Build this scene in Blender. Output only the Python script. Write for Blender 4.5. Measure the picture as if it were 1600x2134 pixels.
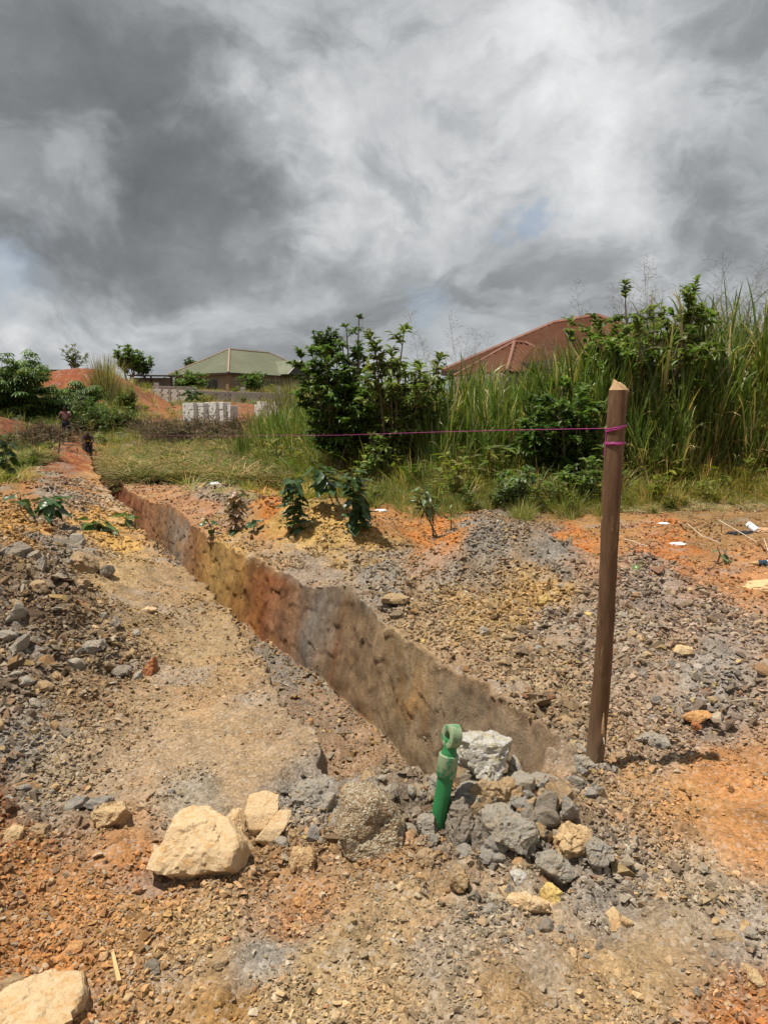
import bpy, bmesh, math, random
import numpy as np
from mathutils import Vector, Matrix, Euler
from math import radians, sin, cos, pi, sqrt, atan2

for o in list(bpy.data.objects):
    bpy.data.objects.remove(o)
SC = bpy.context.scene
COL = SC.collection
random.seed(11)
RNG = np.random.default_rng(11)

# ------------------------------------------------------------------ camera
EYE = 1.5
FPX = 1067 / math.tan(radians(69.4 / 2))          # focal length in pixels of the 1600 x 2134 photograph
PITCH = math.atan((1067 - 865) / FPX)
cd = bpy.data.cameras.new('camera')
cam = bpy.data.objects.new('camera', cd)
COL.objects.link(cam)
cam.location = (0, 0, EYE)
cam.rotation_euler = (pi / 2 - PITCH, 0, 0)
cd.sensor_fit = 'VERTICAL'
cd.sensor_height = 36.0
cd.sensor_width = 27.0
cd.lens = 18.0 / math.tan(radians(69.4 / 2))
cd.clip_start = 0.05
cd.clip_end = 3000
SC.camera = cam

# ------------------------------------------------------------------ sun and exposure
SUN_EL, SUN_TO = 70, Vector((-0.30, -0.06, 0.95)).normalized()     # direction towards the sun
sd = bpy.data.lights.new('sun', 'SUN')
sun = bpy.data.objects.new('sun', sd)
COL.objects.link(sun)
sd.energy = 5.0
sd.angle = radians(0.6)
sd.color = (1.0, 0.94, 0.84)
sun.rotation_euler = SUN_TO.to_track_quat('Z', 'Y').to_euler()
sun.location = (-20, -5, 60)
SC.view_settings.view_transform = 'Standard'
SC.view_settings.look = 'None'
SC.view_settings.exposure = 0.36
SC.view_settings.gamma = 1.0
SC.view_settings.use_curve_mapping = False
SC.cycles.max_bounces = 6
SC.cycles.transparent_max_bounces = 8


# ------------------------------------------------------------------ small node helpers
class NT:
    def __init__(self, tree):
        self.t = tree
        self.t.nodes.clear()

    def n(self, kind, **kw):
        nd = self.t.nodes.new(kind)
        ins = kw.pop('i', {})
        for k, v in kw.items():
            setattr(nd, k, v)
        for k, v in ins.items():
            self.put(nd.inputs[k], v)
        return nd

    def put(self, sock, v):
        if isinstance(v, bpy.types.NodeSocket):
            self.t.links.new(v, sock)
        elif isinstance(v, bpy.types.Node):
            self.t.links.new(v.outputs[0], sock)
        else:
            if hasattr(sock, 'default_value'):
                dv = sock.default_value
                if hasattr(dv, '__len__') and not hasattr(v, '__len__'):
                    v = [v] * len(dv)
                elif hasattr(dv, '__len__') and len(v) == 3 and len(dv) == 4:
                    v = (*v, 1.0)
                sock.default_value = v

    def math(self, op, a, b=None, c=None, clamp=False):
        nd = self.n('ShaderNodeMath', operation=op, use_clamp=clamp)
        self.put(nd.inputs[0], a)
        if b is not None:
            self.put(nd.inputs[1], b)
        if c is not None:
            self.put(nd.inputs[2], c)
        return nd.outputs[0]

    def vmath(self, op, a, b=None, out=0, scale=None):
        nd = self.n('ShaderNodeVectorMath', operation=op)
        self.put(nd.inputs[0], a)
        if b is not None:
            self.put(nd.inputs[1], b)
        if scale is not None:
            self.put(nd.inputs['Scale'], scale)
        return nd.outputs[out]

    def mix(self, f, a, b, kind='MIX'):
        nd = self.n('ShaderNodeMix', data_type='RGBA', blend_type=kind)
        self.put(nd.inputs['Factor'], f)
        self.put(nd.inputs['A'], a)
        self.put(nd.inputs['B'], b)
        return nd.outputs['Result']

    def noise(self, vec, scale, detail=4.0, rough=0.55, out=0, dist=0.0):
        nd = self.n('ShaderNodeTexNoise', i={'Vector': vec, 'Scale': scale, 'Detail': detail, 'Roughness': rough, 'Distortion': dist})
        return nd.outputs[out]

    def vor(self, vec, scale, feature='F1', out='Distance', rnd=1.0):
        nd = self.n('ShaderNodeTexVoronoi', feature=feature, i={'Vector': vec, 'Scale': scale, 'Randomness': rnd})
        return nd.outputs[out]

    def ramp(self, f, stops):
        nd = self.n('ShaderNodeValToRGB', i={0: f})
        el = nd.color_ramp.elements
        while len(el) < len(stops):
            el.new(0.5)
        for e, (p, c) in zip(el, stops):
            e.position = p
            e.color = (*c, 1) if len(c) == 3 else c
        return nd.outputs[0]

    def rng(self, f, a, b, c, d, smooth=False):
        nd = self.n('ShaderNodeMapRange', interpolation_type='SMOOTHSTEP' if smooth else 'LINEAR',
                    i={0: f, 1: a, 2: b, 3: c, 4: d})
        return nd.outputs[0]


def ray_dir(px, py):
    dx, dz = (px - 800) / FPX, -(py - 1067) / FPX
    c, s = cos(PITCH), sin(PITCH)
    return Vector((dx, c + dz * s, -s + dz * c)).normalized()


# ------------------------------------------------------------------ sky: broken cloud over a Nishita sky
W = bpy.data.worlds.new('World')
SC.world = W
W.use_nodes = True
w = NT(W.node_tree)
sky = w.n('ShaderNodeTexSky', sky_type='NISHITA', sun_disc=False, sun_elevation=math.asin(SUN_TO.z),
          sun_rotation=atan2(SUN_TO.x, SUN_TO.y), altitude=100, air_density=1.0, dust_density=2.5, ozone_density=1.0)
gen = w.n('ShaderNodeTexCoord').outputs['Generated']
nrm = w.vmath('NORMALIZE', gen)
sx = w.n('ShaderNodeSeparateXYZ', i={0: nrm})
zc = w.math('ADD', w.math('MAXIMUM', sx.outputs[2], 0.0), 0.22)
plane = w.n('ShaderNodeCombineXYZ', i={0: w.math('DIVIDE', sx.outputs[0], zc), 1: w.math('DIVIDE', sx.outputs[1], zc), 2: 0.3}).outputs[0]
warpc = w.noise(nrm, 3.0, 5, 0.6, out='Color')
warp = w.vmath('SCALE', w.vmath('SUBTRACT', warpc, (0.5, 0.5, 0.5)), scale=0.34)
warpf = w.vmath('SCALE', w.vmath('SUBTRACT', w.noise(nrm, 13.0, 6, 0.6, out='Color'), (0.5, 0.5, 0.5)), scale=0.12)
wd = w.vmath('ADD', w.vmath('ADD', nrm, warp), warpf)


def blob(px, py, rpx, soft=1.0):
    c = ray_dir(px, py)
    d = w.vmath('DISTANCE', wd, tuple(c), out='Value')
    r = rpx / FPX
    return w.rng(d, r * (1 - soft), r, 1.0, 0.0, smooth=True)


vert = w.vmath('MULTIPLY', w.vmath('ADD', nrm, w.vmath('SCALE', warp, scale=.5)), (1.0, 1.0, 1.7))
big = w.noise(vert, 2.2, 5, 0.55, dist=0.3)
mid = w.noise(vert, 5.0, 8, 0.58, dist=.5)


bil = w.n('ShaderNodeTexNoise', noise_type='RIDGED_MULTIFRACTAL', i={'Vector': vert, 'Scale': 3.4, 'Detail': 5.0, 'Roughness': .5, 'Lacunarity': 2.1, 'Offset': .9, 'Gain': 1.6})
val = w.math('ADD', 0.69, w.math('MULTIPLY', w.math('SUBTRACT', big, 0.5), 0.20))
val = w.math('ADD', val, w.math('MULTIPLY', w.math('SUBTRACT', mid, 0.5), 0.36))
val = w.math('ADD', val, w.math('MULTIPLY', w.math('SUBTRACT', w.noise(vert, 15.0, 6, .6, dist=.3), 0.5), 0.16))
val = w.math('SUBTRACT', val, w.math('MULTIPLY', w.math('SUBTRACT', bil.outputs[0], 0.55), 0.055))
val = w.math('ADD', val, w.math('MULTIPLY', w.math('SUBTRACT', w.rng(mid, .42, .58, 0, 1, True), 0.5), 0.07))
# broad cloud masses: dark rain cloud to the left, brighter breaks in the middle and right
for px, py, r, amp, soft in [(110, 240, 470, -0.12, .85), (60, 350, 220, -0.05, .8), (350, 430, 230, -0.10, .6), (340, 190, 240, -0.07, .8), (520, 90, 300, -0.05, .9),
                             (650, 620, 330, -0.08, .8), (280, 610, 260, -0.03, .8), (1540, 110, 220, -0.05, .8), (1520, 420, 260, -0.05, .8), (1050, 610, 260, -0.05, .8), (880, 540, 200, -0.03, .8),
                             (1200, 140, 320, 0.15, .9), (600, 350, 170, 0.07, .7), (700, 300, 170, 0.06, .8), (690, 490, 170, 0.06, .7), (230, 355, 130, 0.15, .7),
                             (950, 330, 350, 0.04, .9), (60, 545, 110, 0.10, .7), (50, 690, 160, 0.15, .6), (1380, 300, 280, 0.07, .9), (1250, 540, 260, 0.05, .8), (300, 720, 320, 0.07, .8), (480, 650, 260, 0.05, .8), (900, 760, 420, 0.05, .8)]:
    val = w.math('ADD', val, w.math('MULTIPLY', blob(px, py, r, soft), amp))
cloud = w.ramp(val, [(0.34, (1.20, 1.27, 1.34)), (0.47, (1.62, 1.72, 1.81)), (0.59, (2.35, 2.48, 2.60)), (0.69, (3.25, 3.42, 3.55)), (0.77, (4.3, 4.42, 4.52)), (0.95, (6.6, 6.7, 6.75))])
# blue gaps
gap = None
for px, py, r, amp in [(1115, 478, 54, .6), (1195, 482, 32, .4), (85, 600, 150, .5), (865, 650, 85, .4), (930, 690, 70, .25)]:
    g = w.math('MULTIPLY', blob(px, py, r, 0.75), amp)
    gap = g if gap is None else w.math('MAXIMUM', gap, g)
blue = w.mix(0.55, sky.outputs[0], (2.7, 3.35, 4.1))
skyc = w.mix(gap, cloud, blue)
bg = w.n('ShaderNodeBackground', i={'Color': skyc, 'Strength': 0.1})
wo = w.n('ShaderNodeOutputWorld', i={'Surface': bg.outputs[0]})


# ------------------------------------------------------------------ noise in numpy
def _hash(ix, iy, iz, seed):
    h = (ix.astype(np.int64) * 374761393 + iy.astype(np.int64) * 668265263 + iz.astype(np.int64) * 2147483647 + seed * 974634777) & 0xFFFFFFFF
    h = ((h ^ (h >> 13)) * 1274126177) & 0xFFFFFFFF
    return ((h ^ (h >> 16)) & 0xFFFF) / 65535.0


def vnoise(x, y, z=None, seed=0):
    """smooth value noise in -1..1"""
    x = np.asarray(x, float)
    y = np.asarray(y, float)
    x0, y0 = np.floor(x), np.floor(y)
    fx, fy = x - x0, y - y0
    u, v = fx * fx * (3 - 2 * fx), fy * fy * (3 - 2 * fy)
    if z is None:
        zz = np.zeros_like(x0)
        a = _hash(x0, y0, zz, seed); b = _hash(x0 + 1, y0, zz, seed)
        c = _hash(x0, y0 + 1, zz, seed); d = _hash(x0 + 1, y0 + 1, zz, seed)
        return ((a * (1 - u) + b * u) * (1 - v) + (c * (1 - u) + d * u) * v) * 2 - 1
    z = np.asarray(z, float)
    z0 = np.floor(z)
    fz = z - z0
    q = fz * fz * (3 - 2 * fz)
    r = 0
    for k, wz in ((0, 1 - q), (1, q)):
        a = _hash(x0, y0, z0 + k, seed); b = _hash(x0 + 1, y0, z0 + k, seed)
        c = _hash(x0, y0 + 1, z0 + k, seed); d = _hash(x0 + 1, y0 + 1, z0 + k, seed)
        r = r + wz * ((a * (1 - u) + b * u) * (1 - v) + (c * (1 - u) + d * u) * v)
    return r * 2 - 1


def fbm(x, y, z=None, octv=4, seed=0, gain=0.5):
    t, a, f = 0, 1.0, 1.0
    for k in range(octv):
        ca, sa = cos(0.6 * k), sin(0.6 * k)
        xr, yr = ca * x - sa * y, sa * x + ca * y
        t = t + a * vnoise(xr * f + 17.3 * k, yr * f - 9.1 * k, None if z is None else z * f + 3.3 * k, seed + k)
        a *= gain
        f *= 2.03
    return t


def sstep(a, b, x):
    t = np.clip((x - a) / (b - a), 0, 1)
    return t * t * (3 - 2 * t)


# ------------------------------------------------------------------ the lie of the land
ALPHA = radians(24.5)                       # the trench runs this far left of straight ahead
DX, DY, NX, NY = -sin(ALPHA), cos(ALPHA), cos(ALPHA), sin(ALPHA)


def su(x, y):
    return x * DX + y * DY, x * NX + y * NY


def xy(s, u):
    return s * DX + u * NX, s * DY + u * NY


def far_pt(px, py, d):
    r = ray_dir(px, py)
    t = d / r.y
    return r.x * t, d, EYE + r.z * t


ANCH = [(x, y, 0.0) for x in (-40, -20, -8, 0, 8, 20, 40) for y in (-30, -10, 6, 18, 28)]
ANCH += [far_pt(*p) for p in [(40, 884, 37), (-150, 880, 37), (90, 925, 36), (40, 940, 33), (138, 918, 46), (195, 925, 42), (350, 905, 41), (430, 892, 45), (500, 890, 46),
                              (600, 880, 47), (240, 870, 54), (300, 862, 57), (130, 835, 58), (195, 775, 64), (120, 785, 62), (270, 800, 66), (30, 800, 70), (340, 846, 66), (392, 841, 66),
                              (470, 845, 70), (600, 843, 75), (540, 860, 58), (291, 814, 84), (480, 812, 92), (600, 812, 96), (50, 790, 85), (-200, 800, 80),
                              (760, 850, 60), (1000, 879, 38), (1250, 879, 38), (1600, 879, 40), (900, 835, 75), (1300, 840, 75), (2000, 870, 50)]]
ANCH += [(x, 160, 4.0) for x in (-120, -60, 0, 60, 120)] + [(x, 300, 2.0) for x in (-300, -100, 100, 300)]
ANCH = np.array(ANCH)


def _phi(d2):
    return np.sqrt(d2 + 9.0)


_A = _phi((ANCH[:, None, 0] - ANCH[None, :, 0]) ** 2 + (ANCH[:, None, 1] - ANCH[None, :, 1]) ** 2)
_WT = np.linalg.solve(_A, ANCH[:, 2])
# heaps: x, y, height, radius across, radius along the trench direction
HEAPS = [(-2.75, 4.7, .42, .95, 1.25), (-3.3, 5.9, .36, 1.0, 1.0), (-3.15, 6.9, .22, .55, .6), (-4.9, 5.0, .35, 1.3, 1.6),
         (-4.0, 8.2, .22, .9, .8), (-5.0, 10.2, .50, 1.1, 1.2), (-7.0, 12.5, .35, 1.3, 2.0), (-8.2, 17.5, .42, 1.2, 3.0), (-9.2, 21.5, .50, .9, 4.0), (-13.2, 31, .55, .8, 5.0), (-17.2, 39.5, .45, .8, 3.5),
         (1.05, 6.35, .44, .8, .6), (.35, 6.0, .20, .9, .5), (2.0, 5.7, .20, .9, .6), (1.3, 5.0, .12, 1.3, .9), (2.4, 4.2, .06, .9, .7),
         (-.75, 8.9, .34, .6, .7), (-1.5, 9.6, .36, .55, .7), (-.2, 8.6, .16, .7, .5), (-2.5, 11.6, .36, .7, .9), (-3.4, 13.4, .22, .6, 1.2),
         (.34, 2.66, .11, .24, .14), (.60, 2.60, .05, .2, .16), (-.02, 2.72, .10, .2, .15), (.45, 2.5, .05, .3, .16)]


def smooth_h(x, y):
    x = np.asarray(x, float)
    y = np.asarray(y, float)
    h = np.zeros(np.broadcast(x, y).shape)
    for ax, ay, wt in zip(ANCH[:, 0], ANCH[:, 1], _WT):
        h += wt * _phi((x - ax) ** 2 + (y - ay) ** 2)
    h = h * sstep(24, 33, y)
    s, u = su(x, y)
    for hx, hy, hh, ru, rs in HEAPS:
        hs, hu = su(hx, hy)
        d2 = ((s - hs) / rs) ** 2 + ((u - hu) / ru) ** 2
        h += hh * np.exp(-d2 * 0.9) * (1 + 0.0 * d2)
    return h


def ray_ground(px, py, f=None):
    r = ray_dir(px, py)
    t = np.geomspace(1.0, 260.0, 5000)
    X, Y, Z = r.x * t, r.y * t, EYE + r.z * t
    hh = (f or smooth_h)(X, Y)
    k = np.argmax(Z < hh)
    if k == 0:
        k = len(t) - 1
    return X[k], Y[k], hh[k]


def lin(c):
    c = np.asarray(c, float) / 255.0
    return np.where(c <= 0.04045, c / 12.92, ((c + 0.055) / 1.055) ** 2.4)


GAIN = 1 / 1.68
# what the ground is made of, sampled where it lies: px, py, colour, roughness, stones, greenery
ZN = [(150, 1900, (188, 138, 90), .4, .8, 0), (60, 1760, (178, 126, 80), .5, .7, 0), (300, 1800, (180, 128, 84), .5, .8, 0), (300, 1920, (190, 146, 98), .4, .9, 0), (100, 2020, (182, 128, 80), .5, .9, 0), (450, 1950, (196, 162, 118), .4, 1, 0),
      (620, 1900, (188, 142, 100), .5, .8, 0), (600, 1965, (172, 162, 148), .3, .2, 0), (520, 2085, (172, 134, 86), .4, .6, 0), (660, 2100, (196, 168, 128), .4, 1, 0), (800, 1890, (188, 166, 132), .4, .5, 0), (850, 2050, (194, 164, 122), .4, .6, 0),
      (720, 1980, (190, 162, 122), .3, .3, 0), (1000, 1900, (160, 148, 130), .6, .9, 0), (1100, 1990, (178, 154, 126), .5, .6, 0), (1080, 2080, (184, 152, 112), .3, .3, 0), (1250, 1850, (160, 148, 134), .7, 1, 0), (1300, 2060, (192, 162, 122), .4, .6, 0),
      (1450, 1850, (172, 154, 130), .6, .9, 0), (1550, 1700, (196, 142, 92), .3, .4, 0), (1420, 1650, (196, 148, 98), .3, .4, 0), (1500, 1600, (190, 136, 88), .3, .4, 0), (1560, 2110, (188, 126, 76), .4, .5, 0),
      (1560, 1950, (172, 158, 142), .5, .7, 0), (1380, 1530, (170, 146, 124), .6, .8, 0), (1320, 1610, (176, 140, 102), .4, .6, 0), (1000, 2100, (180, 158, 130), .4, .7, 0), (950, 2000, (174, 156, 134), .4, .5, 0),
      (1300, 1350, (168, 150, 132), .7, 1, 0), (1500, 1300, (166, 148, 134), .7, 1, 0), (1100, 1235, (186, 150, 98), .6, .9, 0), (1030, 1290, (178, 148, 104), .6, .8, 0), (1100, 1400, (174, 150, 120), .7, 1, 0), (1180, 1300, (164, 148, 132), .8, 1, 0), (1500, 1420, (160, 150, 140), .8, 1, 0),
      (800, 1195, (152, 143, 132), .7, .9, 0), (1000, 1135, (144, 136, 125), .6, 1, 0), (1150, 1160, (146, 138, 127), .6, 1, 0), (1350, 1215, (160, 142, 128), .7, 1, 0), (650, 1190, (158, 140, 122), .5, .8, 0), (900, 1300, (172, 146, 112), .6, .8, 0), (980, 1420, (166, 138, 108), .6, .8, 0),
      (900, 1085, (204, 130, 66), .3, .3, 0), (1200, 1110, (198, 122, 60), .3, .3, 0), (1400, 1150, (194, 122, 64), .4, .3, 0), (1550, 1215, (198, 142, 94), .4, .3, 0), (1500, 1085, (164, 124, 80), .3, .3, .25), (1250, 1075, (170, 128, 78), .3, .2, .25), (800, 1070, (178, 126, 74), .3, .2, .1),
      (650, 1090, (208, 168, 96), .7, 1, 0), (560, 1055, (198, 124, 58), .7, .6, 0), (470, 1140, (196, 158, 98), .6, .8, 0), (400, 1070, (180, 132, 96), .5, .7, 0), (450, 1035, (168, 150, 132), .6, .9, 0), (740, 1122, (206, 168, 100), .6, 1, 0), (330, 1030, (190, 142, 100), .4, .6, 0),
      (560, 1165, (176, 146, 110), .5, .8, 0), (300, 1010, (180, 122, 82), .4, .3, .1),
      (250, 1110, (212, 168, 92), .5, .7, 0), (215, 1080, (214, 162, 90), .5, .7, 0), (60, 1088, (206, 156, 86), .6, .9, 0), (100, 1020, (156, 143, 128), .6, 1, 0), (180, 1055, (162, 144, 128), .6, 1, 0), (150, 960, (160, 86, 48), .5, .3, 0), (60, 985, (186, 124, 72), .6, .5, 0), (200, 992, (200, 148, 88), .5, .4, 0),
      (230, 1050, (204, 182, 150), .2, .3, 0), (110, 1130, (142, 133, 122), .6, 1, 0), (250, 1175, (190, 160, 116), .4, .5, 0), (320, 1205, (170, 142, 108), .25, .15, 0), (300, 1300, (160, 134, 98), .3, .25, 0), (100, 1250, (116, 96, 78), .9, 1, 0), (20, 1220, (120, 100, 80), .9, 1, 0), (60, 1400, (136, 120, 104), .9, 1, 0),
      (200, 1330, (122, 104, 86), .9, 1, 0), (190, 1460, (148, 122, 92), .5, .5, 0), (350, 1440, (176, 148, 114), .2, .12, 0), (450, 1500, (184, 156, 122), .15, .08, 0), (300, 1580, (178, 152, 122), .2, .12, 0), (150, 1600, (166, 146, 120), .5, .6, 0), (500, 1600, (186, 158, 124), .15, .08, 0), (560, 1540, (176, 150, 120), .25, .25, 0), (420, 1330, (172, 146, 110), .25, .15, 0),
      (60, 1560, (142, 132, 122), .7, 1, 0), (100, 1670, (150, 136, 120), .7, .8, 0), (15, 1700, (146, 92, 58), .7, .6, 0), (400, 1675, (166, 152, 132), .5, .6, 0), (650, 1665, (154, 146, 136), .7, .9, 0), (900, 1720, (126, 112, 98), .9, 1, 0), (1100, 1660, (130, 114, 98), .9, 1, 0), (1200, 1570, (152, 132, 110), .8, 1, 0),
      (1130, 1490, (150, 126, 100), .7, .9, 0), (760, 1790, (166, 132, 96), .6, .9, 0), (560, 1790, (160, 126, 90), .6, .9, 0),
      (300, 965, (136, 128, 84), .3, 0, .8), (420, 960, (142, 134, 88), .3, 0, .9), (520, 990, (128, 128, 74), .3, 0, 1), (640, 1040, (110, 112, 58), .3, 0, 1), (900, 1045, (112, 112, 60), .3, 0, 1), (1200, 1045, (112, 104, 58), .3, 0, .9), (1500, 1045, (126, 104, 62), .3, 0, .6),
      (700, 960, (80, 84, 44), .3, 0, 1), (1100, 960, (80, 84, 44), .3, 0, 1), (1500, 960, (80, 84, 44), .3, 0, 1), (30, 960, (106, 100, 56), .3, 0, .9), (80, 930, (96, 76, 58), .4, 0, .5), (30, 905, (130, 66, 40), .4, 0, .2), (240, 940, (124, 100, 66), .4, 0, .7),
      (360, 905, (112, 82, 60), .4, 0, .3), (330, 865, (160, 88, 58), .4, 0, .05), (430, 878, (160, 92, 62), .4, 0, 0), (520, 860, (150, 82, 54), .4, 0, .05), (500, 885, (150, 88, 60), .4, 0, .1), (350, 850, (166, 96, 62), .4, 0, .05), (290, 865, (110, 84, 52), .4, 0, .6), (240, 850, (92, 92, 48), .4, 0, 1), (130, 850, (84, 88, 44), .4, 0, 1),
      (130, 800, (160, 84, 52), .5, 0, .1), (190, 785, (156, 82, 52), .5, 0, .2), (40, 800, (110, 110, 58), .4, 0, 1), (300, 830, (160, 92, 60), .4, 0, .2), (400, 805, (110, 116, 62), .4, 0, 1), (540, 812, (106, 108, 62), .4, 0, 1), (600, 835, (130, 110, 70), .4, 0, .8), (560, 850, (140, 86, 56), .4, 0, .3)]
_zp = np.array([ray_ground(z[0], z[1]) for z in ZN])
_zq = np.stack([_zp[:, 0] / _zp[:, 1], (EYE - _zp[:, 2]) / _zp[:, 1]], 1)


def soil(c, sat=1.02):
    """albedo of a soil from its colour in warm daylight"""
    a = lin(c) * GAIN * np.array([1.0, 1.0, 1.0])
    g = a @ np.array([.3, .6, .1])
    return g[..., None] * (1 - sat) + a * sat


_zv = np.array([[*soil(z[2]), z[3], z[4], z[5]] for z in ZN])


def zone(x, y, h):
    """colour, roughness, stones, greenery of the ground at x, y"""
    yy = np.maximum(y, 0.9)
    q0 = x / yy + 0.028 * fbm(x * 2.2, y * 2.2, octv=3, seed=50)
    q1 = (EYE - h) / yy + 0.018 * fbm(x * 2.6, y * 2.6, octv=3, seed=60)
    out = np.zeros((x.size, 6))
    wsum = np.zeros(x.size)
    for (a, b), v in zip(_zq, _zv):
        d2 = (q0 - a) ** 2 + (q1 - b) ** 2 + 2.5e-4
        wt = 1.0 / (d2 * d2)
        out += wt[:, None] * v
        wsum += wt
    return out / wsum[:, None]


# trench edges, floor and colours along it
S0 = 2.66
_RS = np.array([-50, 2.6, 3.3, 4.3, 5.2, 6.8, 8.8, 11.0, 14.8, 20.7, 29, 47, 400])
_RU = np.array([2.05, 2.05, 2.07, 2.08, 2.11, 2.0, 1.75, 1.76, 1.45, 1.42, 1.72, 2.45, 2.45])
_LS = np.array([-50, 2.7, 3.4, 4.3, 5.3, 6.6, 7.2, 8.4, 9.8, 13.2, 18, 29, 47, 400])
_LU = np.array([1.0, 1.0, 1.06, 1.08, 1.14, 1.13, 1.18, 1.02, 1.03, 1.06, 1.0, 1.2, 1.95, 1.95])


def edge_r(s):
    return np.interp(s, _RS, _RU) + (0.018 * fbm(s * 2.3, s * 0 + 3, octv=3, seed=5) + 0.028 * fbm(s * 9, s * 0 + 1, octv=3, seed=6, gain=.7)) * sstep(1.5, 2.8, s)


def edge_l(s):
    return np.interp(s, _LS, _LU) + (0.055 * fbm(s * 2.0, s * 0 + 7, octv=3, seed=8) + 0.035 * fbm(s * 8, s * 0 + 2, octv=3, seed=9, gain=.7)) * sstep(1.5, 2.8, s)


def trench_depth(s):
    return np.interp(s, [S0 - .05, S0 + .06, 3.2, 7, 9, 12, 16, 30, 46, 48.5], [0, .6, .72, .72, .64, .6, .65, .7, .7, 0]) + 0.02 * vnoise(s * 3, s * 0, seed=3) * sstep(S0, S0 + .3, s)


def detail_h(x, y, rough):
    n = 0.034 * fbm(x * 3.1, y * 3.1, octv=3, seed=20) + 0.031 * fbm(x * 11, y * 11, octv=3, seed=30, gain=.6)
    rid = (1 - np.abs(fbm(x * 17, y * 17, octv=2, seed=40))) * 0.012
    return (n + rid * rough) * (0.18 + rough * 1.0)


def full_h(x, y):
    x = np.atleast_1d(np.asarray(x, float)); y = np.atleast_1d(np.asarray(y, float))
    h = smooth_h(x, y)
    return h + detail_h(x, y, zone(x, y, h)[:, 3])


def ground(x, y):
    return float(full_h(x, y)[0])


def spot(px, py):
    """the point of the ground seen at a photograph pixel (trench ignored)"""
    x, y, z = ray_ground(px, py)
    return Vector((float(x), float(y), ground(x, y)))


# ------------------------------------------------------------------ object helpers
def tag(o, label=None, cat=None, group=None, kind=None):
    if label: o['label'] = label
    if cat: o['category'] = cat
    if group: o['group'] = group
    if kind: o['kind'] = kind
    return o


def link(name, me, mat=None, parent=None, loc=None, rot=None, scale=None):
    o = bpy.data.objects.new(name, me)
    COL.objects.link(o)
    if me is not None and mat is not None and len(me.materials) == 0:
        me.materials.append(mat)
    if parent is not None:
        o.parent = parent
    if loc is not None: o.location = loc
    if rot is not None: o.rotation_euler = rot
    if scale is not None: o.scale = scale
    return o


def empty(name, loc, rz=0.0):
    o = bpy.data.objects.new(name, None)
    COL.objects.link(o)
    o.empty_display_size = 0.1
    o.location = loc
    o.rotation_euler = (0, 0, rz)
    return o


def np_mesh(name, v, faces, cols=None, smooth=False):
    """v (n,3); faces: list of index arrays, each (m,k)"""
    me = bpy.data.meshes.new(name)
    v = np.asarray(v, np.float32)
    faces = [np.asarray(f, np.int32) for f in faces if len(f)]
    me.vertices.add(len(v))
    me.vertices.foreach_set('co', v.ravel())
    nl = sum(f.size for f in faces)
    nf = sum(len(f) for f in faces)
    me.loops.add(nl)
    me.polygons.add(nf)
    me.loops.foreach_set('vertex_index', np.concatenate([f.ravel() for f in faces]))
    tot = np.concatenate([np.full(len(f), f.shape[1], np.int32) for f in faces])
    me.polygons.foreach_set('loop_start', np.concatenate([[0], np.cumsum(tot)[:-1]]).astype(np.int32))
    me.polygons.foreach_set('loop_total', tot)
    me.polygons.foreach_set('use_smooth', np.full(nf, smooth))
    me.update(calc_edges=True)
    if cols is not None:
        at = me.attributes.new('col', 'FLOAT_COLOR', 'POINT')
        c = np.ones((len(v), 4), np.float32)
        c[:, :3] = cols
        at.data.foreach_set('color', c.ravel())
    return me


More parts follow.
